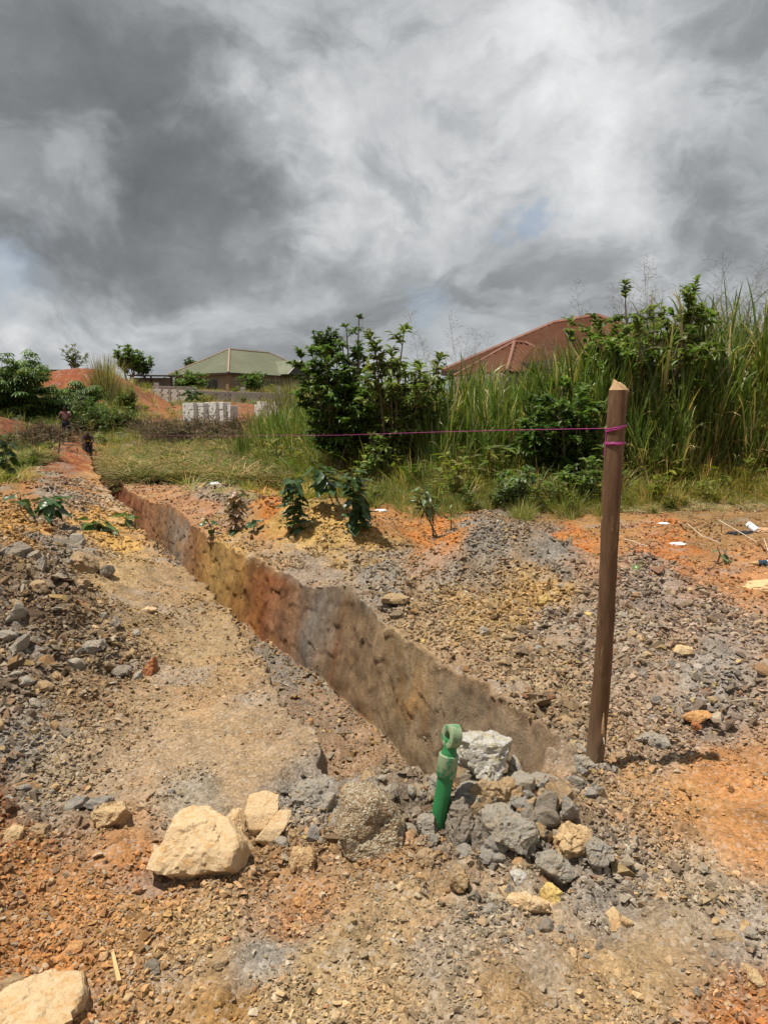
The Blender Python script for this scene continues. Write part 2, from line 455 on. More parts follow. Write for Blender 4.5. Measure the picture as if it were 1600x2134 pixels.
class MB:
    """collects boxes, tubes and polygons into one mesh"""
    def __init__(self):
        self.v, self.f, self.c = [], [], []

    def add(self, verts, faces, col=(1, 1, 1)):
        b = len(self.v)
        self.v += [tuple(p) for p in verts]
        self.c += [tuple(col)] * len(verts)
        self.f += [tuple(b + i for i in f) for f in faces]

    def box(self, lo, hi, m=None, col=(1, 1, 1)):
        p = [Vector((x, y, z)) for z in (lo[2], hi[2]) for y in (lo[1], hi[1]) for x in (lo[0], hi[0])]
        if m is not None: p = [m @ q for q in p]
        self.add(p, [(0, 2, 3, 1), (4, 5, 7, 6), (0, 1, 5, 4), (2, 6, 7, 3), (0, 4, 6, 2), (1, 3, 7, 5)], col)

    def tube(self, pts, rad, n=8, cap=True, col=(1, 1, 1)):
        pts = [Vector(p) for p in pts]
        if not hasattr(rad, '__len__'): rad = [rad] * len(pts)
        rings, up = [], None
        for i, p in enumerate(pts):
            t = (pts[min(i + 1, len(pts) - 1)] - pts[max(i - 1, 0)]).normalized()
            if up is None:
                up = Vector((0, 0, 1)) if abs(t.z) < 0.9 else Vector((1, 0, 0))
            a = t.cross(up).normalized()
            b = a.cross(t).normalized()
            up = b
            rings.append([p + (a * cos(2 * pi * k / n) + b * sin(2 * pi * k / n)) * rad[i] for k in range(n)])
        vs = [q for r in rings for q in r]
        fs = [(i * n + k, i * n + (k + 1) % n, (i + 1) * n + (k + 1) % n, (i + 1) * n + k) for i in range(len(pts) - 1) for k in range(n)]
        if cap:
            fs += [tuple(range(n - 1, -1, -1)), tuple((len(pts) - 1) * n + k for k in range(n))]
        self.add(vs, fs, col)

    def lathe(self, prof, n=24, m=None, col=(1, 1, 1)):
        vs = [Vector((r * cos(2 * pi * k / n), r * sin(2 * pi * k / n), z)) for r, z in prof for k in range(n)]
        if m is not None: vs = [m @ q for q in vs]
        fs = [(i * n + k, i * n + (k + 1) % n, (i + 1) * n + (k + 1) % n, (i + 1) * n + k) for i in range(len(prof) - 1) for k in range(n)]
        self.add(vs, fs, col)

    def mesh(self, name, smooth=False):
        me = bpy.data.meshes.new(name)
        me.from_pydata([tuple(p) for p in self.v], [], self.f)
        at = me.attributes.new('col', 'FLOAT_COLOR', 'POINT')
        c = np.ones((len(self.v), 4), np.float32)
        if self.c: c[:, :3] = np.array(self.c)
        at.data.foreach_set('color', c.ravel())
        me.update()
        if smooth:
            me.polygons.foreach_set('use_smooth', [True] * len(me.polygons))
            me.set_sharp_from_angle(angle=radians(38))
        return me

    def build(self, name, mat, parent=None, loc=None, rot=None, smooth=False):
        return link(name, self.mesh(name, smooth), mat, parent, loc, rot)


def material(name):
    m = bpy.data.materials.new(name)
    m.use_nodes = True
    nt = NT(m.node_tree)
    return m, nt


def finish(nt, color, rough=0.9, bump=None, bstr=0.4, bdist=0.01, metal=0.0, spec=0.25, normal=None):
    p = nt.n('ShaderNodeBsdfPrincipled', i={'Base Color': color, 'Roughness': rough, 'Metallic': metal, 'Specular IOR Level': spec})
    if bump is not None:
        b = nt.n('ShaderNodeBump', i={'Height': bump, 'Strength': bstr, 'Distance': bdist})
        nt.put(p.inputs['Normal'], b.outputs[0])
    nt.n('ShaderNodeOutputMaterial', i={'Surface': p.outputs[0]})
    return p


def simple_mat(name, color, rough=0.8, var=0.25, scale=20.0, spec=0.25, metal=0.0, bump=0.3, bd=0.004, second=None):
    m, nt = material(name)
    co = nt.n('ShaderNodeTexCoord').outputs['Object']
    n1 = nt.noise(co, scale, 5, 0.6)
    n2 = nt.noise(co, scale * 0.23, 4, 0.6)
    f = nt.math('ADD', nt.math('MULTIPLY', n1, var), nt.math('MULTIPLY', n2, var))
    f = nt.math('ADD', f, 1 - var)
    c = nt.mix(1.0, color, nt.n('ShaderNodeCombineXYZ', i={0: f, 1: f, 2: f}).outputs[0], 'MULTIPLY')
    if second is not None:
        c = nt.mix(nt.rng(n2, 0.48, 0.68, 0, 1, True), c, second)
    finish(nt, c, rough, n1, bump, bd, metal, spec)
    return m


# ------------------------------------------------------------------ ground
def build_ground():
    ds = [0.016]
    s_up = [0.95]
    while s_up[-1] < 330:
        st = 0.0165 if s_up[-1] < 4.2 else 0.0165 * (1 + (s_up[-1] - 4.2) * 0.16) ** 1.0
        s_up.append(s_up[-1] + min(st, 6))
    s_dn = [0.95]
    st = 0.02
    while s_dn[-1] > -40:
        st *= 1.16
        s_dn.append(s_dn[-1] - st)
    S = np.array(s_dn[:0:-1] + s_up)

    def side(fine):
        a, st = [0.0], 0.016
        while a[-1] < 330:
            if a[-1] > fine: st *= 1.0165
            a.append(a[-1] + st)
        return np.array(a[1:])
    aL, aR = side(2.0), side(0.9)
    NW, NF = 46, 44
    ns = len(S)
    UL, UR = edge_l(S), edge_r(S)
    dep = trench_depth(S)
    tw = np.linspace(0, 1, NW + 1)
    cols_u, cols_k = [], []
    rows = []
    batL = 0.05
    batR = 0.11
    X_, kind, frac = [], [], []
    for a in aL[::-1]:
        X_.append(UL - a); kind.append(0); frac.append(0)
    for t in tw:
        X_.append(UL + batL * t); kind.append(1); frac.append(t)
    for t in np.linspace(0, 1, NF + 1)[1:-1]:
        X_.append((UL + batL) * (1 - t) + (UR - batR) * t); kind.append(2); frac.append(t)
    for t in tw[::-1]:
        X_.append(UR - batR * t); kind.append(3); frac.append(t)
    for a in aR:
        X_.append(UR + a); kind.append(4); frac.append(0)
    U = np.stack(X_, 1)
    kk_, ff_ = np.array(kind), np.array(frac)
    sm = lambda a_: np.convolve(np.pad(a_, 30, mode='edge'), np.ones(61) / 61, 'valid')
    rag = ((UR - sm(UR)) * (S > 1.5), (UL - sm(UL)) * (S > 1.5))
    for kd_, rg_ in ((3, rag[0]), (1, rag[1])):
        for j_ in np.where(kk_ == kd_)[0]:
            U[:, j_] -= rg_ * (1 - (1 - ff_[j_]) ** 4)
    for j_ in np.where(kk_ == 2)[0]:
        U[:, j_] -= rag[1] * (1 - ff_[j_]) + rag[0] * ff_[j_]
    kind = np.array(kind); frac = np.array(frac)
    nu = U.shape[1]
    SS = np.repeat(S[:, None], nu, 1)
    X, Y = xy(SS, U)
    xf, yf = X.ravel(), Y.ravel()
    h0 = smooth_h(xf, yf)
    zn = np.concatenate([zone(xf[i:i + 60000], yf[i:i + 60000], h0[i:i + 60000]) for i in range(0, len(xf), 60000)])
    Z = (h0 + detail_h(xf, yf, zn[:, 3])).reshape(ns, nu)
    col = zn[:, :3].reshape(ns, nu, 3).copy()
    # trench: floor and walls; the near end reaches further forward right of the middle
    fwd_ = np.zeros(nu)
    iv_ = np.where(kind == 2)[0]
    fwd_[iv_] = np.interp(frac[iv_], [0, .3, .62, .85, 1], [-.04, .08, .25, .22, .12])
    fwd_[kind == 3] = .12
    fwd_[kind == 1] = -.04
    iw_l = np.where(kind == 1)[0]; iw_r = np.where(kind == 3)[0]; ifl = np.where(kind == 2)[0]
    topL = Z[:, iw_l[0]].copy(); topR = Z[:, iw_r[-1]].copy()
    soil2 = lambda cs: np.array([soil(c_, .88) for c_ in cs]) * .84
    innA = sstep(S0 - .05, S0 + .12, SS + fwd_[None, :]) * (1 - sstep(47.4, 48.4, SS))
    depA = trench_depth(SS[:, iv_] + fwd_[iv_][None, :] * (1 - sstep(3.2, 5, SS[:, iv_])))
    inn = innA[:, ifl]
    floorz = -depA + 0.04 * fbm(X[:, ifl] * 2.5, Y[:, ifl] * 2.5, octv=4, seed=70) + 0.012 * fbm(X[:, ifl] * 16, Y[:, ifl] * 16, octv=2, seed=71)
    # loose earth slumped against both walls
    fr = frac[ifl][None, :]
    floorz = floorz + 0.10 * np.exp(-fr * 6) + 0.03 * np.exp(-(1 - fr) * 12)
    base = smooth_h(*xy(S, (UL + UR) / 2)) * 0.5
    Z[:, ifl] = np.where(inn > 0, Z[:, ifl] * (1 - inn) + (floorz + base[:, None]) * inn, Z[:, ifl])
    fl0, fl1 = Z[:, ifl[0]], Z[:, ifl[-1]]
    for ids, top, fl, sd in ((iw_l, topL, fl0, 1), (iw_r, topR, fl1, -1)):
        t = frac[ids][None, :]
        inn = innA[:, ids]
        zz = top[:, None] * (1 - t) + fl[:, None] * t
        Z[:, ids] = zz * inn + Z[:, ids] * (1 - inn)
        # spade cuts: scalloped facets on the wall
        sw = SS[:, ids]
        hgt = zz
        # spade bites: irregular facets, each with its own tilt and step
        ws_, wz_ = sw + .03 * fbm(sw * 7, hgt * 7, octv=2, seed=81), hgt + .03 * fbm(sw * 7 + 9, hgt * 7, octv=2, seed=82)
        best = np.full(sw.shape, 9.0); dS = np.zeros(sw.shape); dZ = np.zeros(sw.shape); rnd = np.zeros(sw.shape); rnd2 = np.zeros(sw.shape)
        gi, gj = np.floor(ws_ / .17), np.floor(wz_ / .20)
        for di in (-1, 0, 1):
            for dj_ in (-1, 0, 1):
                a_, b_ = gi + di, gj + dj_
                o_ = b_ * 0
                cs_ = (a_ + .1 + .8 * _hash(a_, b_, o_, 83) + .5 * (b_ % 2)) * .17
                cz_ = (b_ + .1 + .8 * _hash(a_, b_, o_, 84)) * .20
                es, ez = ws_ - cs_, wz_ - cz_
                dd_ = (es / .17) ** 2 + ((ez + 2.2 * es * es) / .20) ** 2
                m_ = dd_ < best
                best = np.where(m_, dd_, best)
                dS = np.where(m_, es, dS); dZ = np.where(m_, ez, dZ)
                rnd = np.where(m_, _hash(a_, b_, o_, 85), rnd); rnd2 = np.where(m_, _hash(a_, b_, o_, 86), rnd2)
        cut = .007 * rnd + dZ * (.025 + .045 * rnd2) + dS * (rnd - .5) * .11 + 0.011 * fbm(sw * 9, hgt * 9, octv=4, seed=87) + 0.035 * fbm(sw * 1.6, hgt * 1.6, octv=2, seed=88)
        tint = .84 + .30 * rnd2
        if sd == -1: tintR = tint
        if sd == 1: cut = cut * 0.5 + 0.03 * fbm(sw * 8, hgt * 8, octv=3, seed=86)
        cut = cut + 0.035 * np.clip(.12 - t, 0, 1) / .12 * fbm(sw * 13, hgt * 8, octv=3, seed=89)
        amp = np.sin(np.pi * np.clip(t, 0.06, 0.96)) ** 0.4 * inn * np.clip(dep[:, None] / .3, 0, 1)
        offs = cut * amp * (1 if sd == 1 else 1) * 0.9 - 0.015 * amp
        dxn = -NX if sd == 1 else NX
        dyn = -NY if sd == 1 else NY
        X[:, ids] += dxn * offs
        Y[:, ids] += dyn * offs
    # wall and floor colours
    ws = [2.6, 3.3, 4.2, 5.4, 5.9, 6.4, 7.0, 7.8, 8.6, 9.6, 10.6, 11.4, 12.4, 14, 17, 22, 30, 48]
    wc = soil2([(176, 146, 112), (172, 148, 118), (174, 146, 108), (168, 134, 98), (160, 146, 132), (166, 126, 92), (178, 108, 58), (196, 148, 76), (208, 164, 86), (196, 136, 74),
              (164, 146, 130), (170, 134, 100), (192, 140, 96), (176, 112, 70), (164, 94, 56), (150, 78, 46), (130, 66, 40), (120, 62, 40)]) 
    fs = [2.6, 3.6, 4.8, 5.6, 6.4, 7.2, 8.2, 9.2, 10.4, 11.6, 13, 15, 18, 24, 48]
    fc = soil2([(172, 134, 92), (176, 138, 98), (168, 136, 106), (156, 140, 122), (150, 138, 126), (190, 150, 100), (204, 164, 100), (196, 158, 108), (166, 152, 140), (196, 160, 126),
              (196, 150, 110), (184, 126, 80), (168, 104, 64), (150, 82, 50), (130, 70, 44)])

    def along(sv, xs, cs):
        return np.stack([np.interp(sv, xs, cs[:, k]) for k in range(3)], -1)
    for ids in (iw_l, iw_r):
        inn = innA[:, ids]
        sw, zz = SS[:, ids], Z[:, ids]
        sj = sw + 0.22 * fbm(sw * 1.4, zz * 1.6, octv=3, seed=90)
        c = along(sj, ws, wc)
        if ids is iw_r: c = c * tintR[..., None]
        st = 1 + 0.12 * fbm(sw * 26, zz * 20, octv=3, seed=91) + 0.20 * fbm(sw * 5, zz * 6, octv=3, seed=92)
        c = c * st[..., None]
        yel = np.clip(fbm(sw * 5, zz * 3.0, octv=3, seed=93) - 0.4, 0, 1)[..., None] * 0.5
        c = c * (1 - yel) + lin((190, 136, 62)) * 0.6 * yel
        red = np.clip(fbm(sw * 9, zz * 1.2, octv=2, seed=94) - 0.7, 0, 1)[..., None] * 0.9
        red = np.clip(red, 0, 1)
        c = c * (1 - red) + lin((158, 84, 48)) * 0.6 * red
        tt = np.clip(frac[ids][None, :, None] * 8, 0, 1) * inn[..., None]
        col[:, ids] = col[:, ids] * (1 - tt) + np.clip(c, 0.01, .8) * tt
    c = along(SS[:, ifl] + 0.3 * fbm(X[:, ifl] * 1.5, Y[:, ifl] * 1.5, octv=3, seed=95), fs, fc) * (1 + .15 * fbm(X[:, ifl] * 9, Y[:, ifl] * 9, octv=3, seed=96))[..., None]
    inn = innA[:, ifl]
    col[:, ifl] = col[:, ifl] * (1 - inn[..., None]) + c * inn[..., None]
    # earthy mottling of the open ground
    m = 1 + 0.12 * fbm(xf * 1.7, yf * 1.7, octv=2, seed=102).reshape(ns, nu) + 0.15 * fbm(xf * 5, yf * 5, octv=4, seed=97).reshape(ns, nu) + 0.07 * fbm(xf * 40, yf * 40, octv=2, seed=98).reshape(ns, nu)
    col *= m[..., None]
    ox = np.clip(fbm(xf * 3.3, yf * 3.3, octv=4, seed=99) - 0.5, 0, .3).reshape(ns, nu, 1) * (kind[None, :, None] != 3)
    col = col * (1 - ox) + soil((190, 144, 96)) * ox
    gr = np.clip(fbm(xf * 2.7 + 40, yf * 2.7, octv=4, seed=101) - 0.45, 0, .45).reshape(ns, nu, 1) * (kind[None, :, None] != 3)
    col = col * (1 - gr) + soil((168, 160, 150)) * gr
    V = np.stack([X, Y, Z], -1).reshape(-1, 3)
    idx = np.arange(ns * nu).reshape(ns, nu)
    F = np.stack([idx[:-1, :-1], idx[:-1, 1:], idx[1:, 1:], idx[1:, :-1]], -1).reshape(-1, 4)
    me = np_mesh('ground', V, [F], np.clip(col, 0.01, 0.85).reshape(-1, 3), smooth=True)
    fk = (((kind[:-1] == 1) & (kind[1:] == 1)) | ((kind[:-1] == 3) & (kind[1:] == 3)))
    mi = (fk[None, :] & ((S[:-1] > S0 - .06) & (S[:-1] < 48))[:, None]).astype(np.int32)
    me.polygons.foreach_set('material_index', mi.ravel())
    return me, (S, SS, U, X, Y, Z)


gm, nt = material('earth')
tc = nt.n('ShaderNodeTexCoord').outputs['Object']
att = nt.n('ShaderNodeAttribute', attribute_name='col').outputs['Color']
warp3 = nt.vmath('ADD', tc, nt.vmath('SCALE', nt.noise(tc, 30, 3, .6, out='Color'), scale=0.02))
v1 = nt.n('ShaderNodeTexVoronoi', i={'Vector': warp3, 'Scale': 75.0})
v2 = nt.n('ShaderNodeTexVoronoi', i={'Vector': warp3, 'Scale': 190.0})
g1 = nt.n('ShaderNodeSeparateColor', i={0: v1.outputs['Color']})
g2 = nt.n('ShaderNodeSeparateColor', i={0: v2.outputs['Color']})
n1 = nt.noise(tc, 9, 6, .65)
n2 = nt.noise(tc, 130, 4, .65)
f = nt.math('ADD', nt.math('MULTIPLY', nt.math('SUBTRACT', g1.outputs[0], .5), .45), nt.math('MULTIPLY', nt.math('SUBTRACT', g2.outputs[0], .5), .34))
f = nt.math('ADD', f, nt.math('MULTIPLY', nt.math('SUBTRACT', n1, .5), 1.1))
f = nt.math('ADD', f, nt.math('MULTIPLY', nt.math('SUBTRACT', n2, .5), 1.1))
f = nt.math('ADD', f, 1.0)
c = nt.mix(1.0, att, nt.n('ShaderNodeCombineXYZ', i={0: f, 1: f, 2: f}).outputs[0], 'MULTIPLY')
c = nt.mix(nt.math('MULTIPLY', nt.rng(g1.outputs[1], .8, .95, 0, 1), .35), c, (.42, .38, .33))
hb = nt.math('ADD', nt.math('MULTIPLY', nt.math('SUBTRACT', .6, v1.outputs['Distance']), .9), nt.math('MULTIPLY', nt.math('SUBTRACT', .6, v2.outputs['Distance']), .35))
hb = nt.math('ADD', hb, nt.math('MULTIPLY', n1, 1.6))
hb = nt.math('ADD', hb, nt.math('MULTIPLY', n2, .55))
finish(nt, c, 0.95, hb, 0.55, 0.012, spec=0.12)
EARTH = gm
CUT, nt = material('cut_earth')
tc = nt.n('ShaderNodeTexCoord').outputs['Object']
att = nt.n('ShaderNodeAttribute', attribute_name='col').outputs['Color']
sq = nt.n('ShaderNodeMapping', i={'Vector': tc, 'Scale': (1, 1, .7)}).outputs[0]
k1 = nt.noise(sq, 75, 6, .7)
k2 = nt.noise(tc, 26, 6, .68, dist=.6)
k3 = nt.noise(tc, 150, 3, .6)
ff = nt.math('ADD', -.45, nt.math('ADD', nt.math('ADD', nt.math('MULTIPLY', k1, .9), nt.math('MULTIPLY', k2, 1.0)), nt.math('MULTIPLY', k3, 1.0)))
cc = nt.mix(1.0, att, nt.n('ShaderNodeCombineXYZ', i={0: ff, 1: ff, 2: ff}).outputs[0], 'MULTIPLY')
cc = nt.mix(nt.rng(nt.noise(tc, 48, 5, .7), .66, .74, 0, .8), cc, (.06, .045, .032))
finish(nt, cc, .92, nt.math('ADD', nt.math('ADD', k1, k2), nt.math('MULTIPLY', k3, .5)), .7, .010, spec=.12)
me, GRID = build_ground()
me.materials.append(EARTH)
me.materials.append(CUT)
tag(link('ground', me, EARTH), 'bare stony earth cut by a long straight trench', kind='structure')


# ------------------------------------------------------------------ scattering with geometry nodes
def variant_collection(name, meshes, mat):
    c = bpy.data.collections.new(name)          # kept out of the scene: only instanced
    for k, me in enumerate(meshes):
        if mat is not None and not me.materials: me.materials.append(mat)
        c.objects.link(bpy.data.objects.new(f'{name}_{k:02d}', me))
    return c


def scatter(name, label, pos, rot, scl, idx, col, coll):
    pos = np.asarray(pos, np.float32)
    n = len(pos)
    me = bpy.data.meshes.new(name)
    me.vertices.add(n)
    me.vertices.foreach_set('co', pos.ravel())
    for nm, ty, arr, key in (('rot', 'FLOAT_VECTOR', rot, 'vector'), ('scl', 'FLOAT_VECTOR', scl, 'vector'), ('pick', 'INT', idx, 'value')):
        a = me.attributes.new(nm, ty, 'POINT')
        a.data.foreach_set(key, np.ascontiguousarray(arr, np.int32 if ty == 'INT' else np.float32).ravel())
    a = me.attributes.new('icol', 'FLOAT_COLOR', 'POINT')
    cc = np.ones((n, 4), np.float32)
    cc[:, :3] = col
    a.data.foreach_set('color', cc.ravel())
    o = link(name, me)
    ng = bpy.data.node_groups.new(name, 'GeometryNodeTree')
    ng.interface.new_socket('Geometry', in_out='INPUT', socket_type='NodeSocketGeometry')
    ng.interface.new_socket('Geometry', in_out='OUTPUT', socket_type='NodeSocketGeometry')
    N = ng.nodes.new
    gi, go = N('NodeGroupInput'), N('NodeGroupOutput')
    ci = N('GeometryNodeCollectionInfo')
    ci.inputs['Collection'].default_value = coll
    ci.inputs['Separate Children'].default_value = True
    ci.inputs['Reset Children'].default_value = True
    ip = N('GeometryNodeInstanceOnPoints')
    ip.inputs['Pick Instance'].default_value = True

    def attr(nm, ty):
        a = N('GeometryNodeInputNamedAttribute')
        a.data_type = ty
        a.inputs['Name'].default_value = nm
        return a.outputs['Attribute']
    er = N('FunctionNodeEulerToRotation')
    L = ng.links.new
    L(attr('rot', 'FLOAT_VECTOR'), er.inputs[0])
    L(er.outputs[0], ip.inputs['Rotation'])
    L(attr('scl', 'FLOAT_VECTOR'), ip.inputs['Scale'])
    L(attr('pick', 'INT'), ip.inputs['Instance Index'])
    L(gi.outputs[0], ip.inputs['Points'])
    L(ci.outputs[0], ip.inputs['Instance'])
    L(ip.outputs[0], go.inputs[0])
    md = o.modifiers.new('scatter', 'NODES')
    md.node_group = ng
    tag(o, label, kind='stuff')
    return o


# ------------------------------------------------------------------ stones
def hull_mesh(name, seed, n=13, flat=0.6):
    r = random.Random(seed)
    bm = bmesh.new()
    for k in range(n):
        v = Vector((r.gauss(0, 1), r.gauss(0, 1), r.gauss(0, 1))).normalized() * r.uniform(.8, 1.05)
        v.z *= flat
        bm.verts.new((v.x * .5, v.y * .5, v.z * .5))
    res = bmesh.ops.convex_hull(bm, input=bm.verts)
    dead = [g for g in res['geom_interior'] if isinstance(g, bmesh.types.BMVert)]
    if dead: bmesh.ops.delete(bm, geom=dead, context='VERTS')
    me = bpy.data.meshes.new(name)
    bm.to_mesh(me)
    bm.free()
    return me


pm, nt = material('loose_stone')
ic = nt.n('ShaderNodeAttribute', attribute_name='icol', attribute_type='INSTANCER').outputs['Color']
tco = nt.n('ShaderNodeTexCoord').outputs['Object']
geo = nt.n('ShaderNodeNewGeometry').outputs['Position']
nn = nt.noise(geo, 90, 4, .65)
c = nt.mix(1.0, ic, nt.ramp(nn, [(0.3, (.68, .67, .66)), (.7, (1.22, 1.22, 1.22))]), 'MULTIPLY')
finish(nt, c, 0.92, nn, 0.35, 0.004, spec=0.15)
PEB = variant_collection('pebble_shapes', [hull_mesh('pebble', 200 + k, 9 + k % 4, (.75, .5, .35, .6)[k % 4]) for k in range(14)], pm)


def gravel():
    N = 470000
    th = RNG.uniform(-0.90, 0.90, N)
    ld = RNG.uniform(math.log(1.35), math.log(17.0), N)
    D = np.exp(ld)
    x, y = D * np.sin(th), D * np.cos(th)
    s, u = su(x, y)
    h = smooth_h(x, y)
    z = zone(x, y, h)
    ul, ur = edge_l(s), edge_r(s)
    intr = (s > S0 - .30 * sstep(1.15, 1.4, u)) & (u > ul - .01) & (u < ur + .01)
    clump = 0.5 + 0.8 * fbm(x * 4.5, y * 4.5, octv=3, seed=120) + 0.8 * fbm(x * 1.5, y * 1.5, octv=2, seed=122) * (z[:, 3] < .62)
    keep = RNG.random(N) < np.clip(z[:, 4] * np.clip(clump + .2, .02, 1.2), 0, 1) * 0.95
    keep &= ~intr
    x, y, h, z, D = x[keep], y[keep], h[keep], z[keep], D[keep]
    n = len(x)
    size = (0.0021 * D + 0.0022) * (0.75 + 0.9 * z[:, 3]) * (RNG.pareto(2.1, n) + 1)
    size = np.minimum(size, (0.014 + 0.03 * z[:, 3] + 0.005 * D) * RNG.uniform(.5, 1, n))
    hz = h + detail_h(x, y, z[:, 3])
    pos = np.stack([x, y, hz + size * 0.12], 1)
    rot = RNG.uniform(0, 6.28, (n, 3))
    rot[:, :2] = RNG.normal(0, .45, (n, 2))
    scl = size[:, None] * RNG.uniform(.65, 1.35, (n, 3))
    colr = z[:, :3] * RNG.uniform(.5, 1.75, (n, 1))
    pal = np.array([lin(c) for c in [(172, 159, 138), (200, 174, 132), (198, 156, 106), (216, 202, 176), (146, 126, 104), (178, 122, 84), (206, 176, 110)]]) * GAIN
    pk = RNG.choice(7, n, p=[.30, .2, .16, .12, .12, .05, .05])
    m = (RNG.random(n) < .55)[:, None] * RNG.uniform(.25, .8, (n, 1))
    colr = colr * (1 - m) + pal[pk] * m
    scatter('gravel', 'loose gravel and stone chips lying over the bare ground', pos, rot, scl, RNG.integers(0, 14, n), colr, PEB)
    # coarse rubble on the heaps
    N = 26000
    th = RNG.uniform(-0.66, 0.66, N)
    D = np.exp(RNG.uniform(math.log(1.9), math.log(14.0), N))
    x, y = D * np.sin(th), D * np.cos(th)
    s, u = su(x, y)
    h = smooth_h(x, y)
    z = zone(x, y, h)
    intr = (s > S0 - .03 - .30 * sstep(1.1, 1.4, u)) & (u > edge_l(s) - .05) & (u < edge_r(s) + .05)
    keep = (RNG.random(N) < np.clip((z[:, 3] - .48) * 2.2, 0, 1) * np.clip(.55 + fbm(x * 3, y * 3, octv=2, seed=123), .05, 1)) & ~intr
    keep &= ~((np.abs(x - .19) < .08) & (y < 2.6))
    x, y, h, z, D = x[keep], y[keep], h[keep], z[keep], D[keep]
    n = len(x)
    size = np.minimum((0.007 * D + 0.010) * (RNG.pareto(3.0, n) + 1), .11) * np.clip(.4 + z[:, 3] * .8, 0, 1.1)
    pk = RNG.choice(7, n, p=[.24, .14, .14, .06, .30, .07, .05])
    pal_ = np.array([soil(c) for c in [(164, 146, 120), (184, 156, 118), (186, 142, 94), (206, 188, 158), (120, 100, 80), (160, 108, 74), (194, 162, 100)]])
    colr = pal_[pk] * RNG.uniform(.55, 1.15, (n, 1)) * .6 + z[:, :3] * RNG.uniform(.5, 1.1, (n, 1)) * .5
    rot = np.c_[RNG.normal(0, .55, (n, 2)), RNG.uniform(0, 6.28, n)]
    scatter('rubble', 'angular broken stone strewn thickly over the spoil heaps', np.c_[x, y, h + detail_h(x, y, z[:, 3]) + size * .12], rot, size[:, None] * RNG.uniform(.6, 1.4, (n, 3)), RNG.integers(0, 14, n), colr, PEB)
    # crumbs on the trench floor
    n = 9000
    s = S0 + .1 + RNG.random(n) ** 1.8 * 14
    ul, ur = edge_l(s) + .06, edge_r(s) - .12
    f_ = RNG.beta(.7, .7, n)
    u = ul + (ur - ul) * f_
    x, y = xy(s, u)
    Sg, SSg, Ug, Xg, Yg, Zg = GRID
    si = np.clip(np.searchsorted(Sg, s), 0, len(Sg) - 1)
    zz = np.empty(n)
    for k in range(n):
        row = Ug[si[k]]
        zz[k] = Zg[si[k], min(np.searchsorted(row, u[k]), len(row) - 1)]
    size = (0.0022 * s + 0.002) * (RNG.pareto(2.2, n) + 1)
    size = np.minimum(size, .06)
    # and stones stuck in the cut face
    nu_ = Ug.shape[1]
    nw = 160
    si2 = np.searchsorted(Sg, S0 + .15 + RNG.random(nw) ** 1.6 * 9)
    rc0 = np.where(np.abs(np.diff(Zg[si2[0]])) > .004)[0]
    ir = np.array([np.searchsorted(Ug[a_], edge_r(np.array([Sg[a_]]))[0] - .001) for a_ in si2])
    jj = ir - RNG.integers(1, 44, nw)
    s = np.concatenate([s, Sg[si2]])
    x = np.concatenate([x, Xg[si2, jj]]); y = np.concatenate([y, Yg[si2, jj]]); zz = np.concatenate([zz, Zg[si2, jj]])
    size = np.concatenate([size, np.minimum((0.0016 * Sg[si2] + 0.001) * (RNG.pareto(2.2, nw) + 1), .04)])
    n += nw
    pk = RNG.choice(7, n, p=[.3, .25, .16, .05, .16, .05, .03])
    scatter('trench_crumbs', 'stone crumbs and clods fallen on the trench floor', np.stack([x, y, zz + size * .1], 1), np.c_[RNG.normal(0, .5, (n, 2)), RNG.uniform(0, 6.28, n)],
            size[:, None] * RNG.uniform(.65, 1.35, (n, 3)), RNG.integers(0, 14, n), pal[pk] * RNG.uniform(.55, 1.1, (n, 1)), PEB)


gravel()

_ico = {}


def ico(sub):
    if sub not in _ico:
        bm = bmesh.new()
        bmesh.ops.create_icosphere(bm, subdivisions=sub, radius=1.0)
        bm.verts.ensure_lookup_table()
        _ico[sub] = (np.array([v.co[:] for v in bm.verts]), np.array([[v.index for v in f.verts] for f in bm.faces]))
        bm.free()
    return _ico[sub]


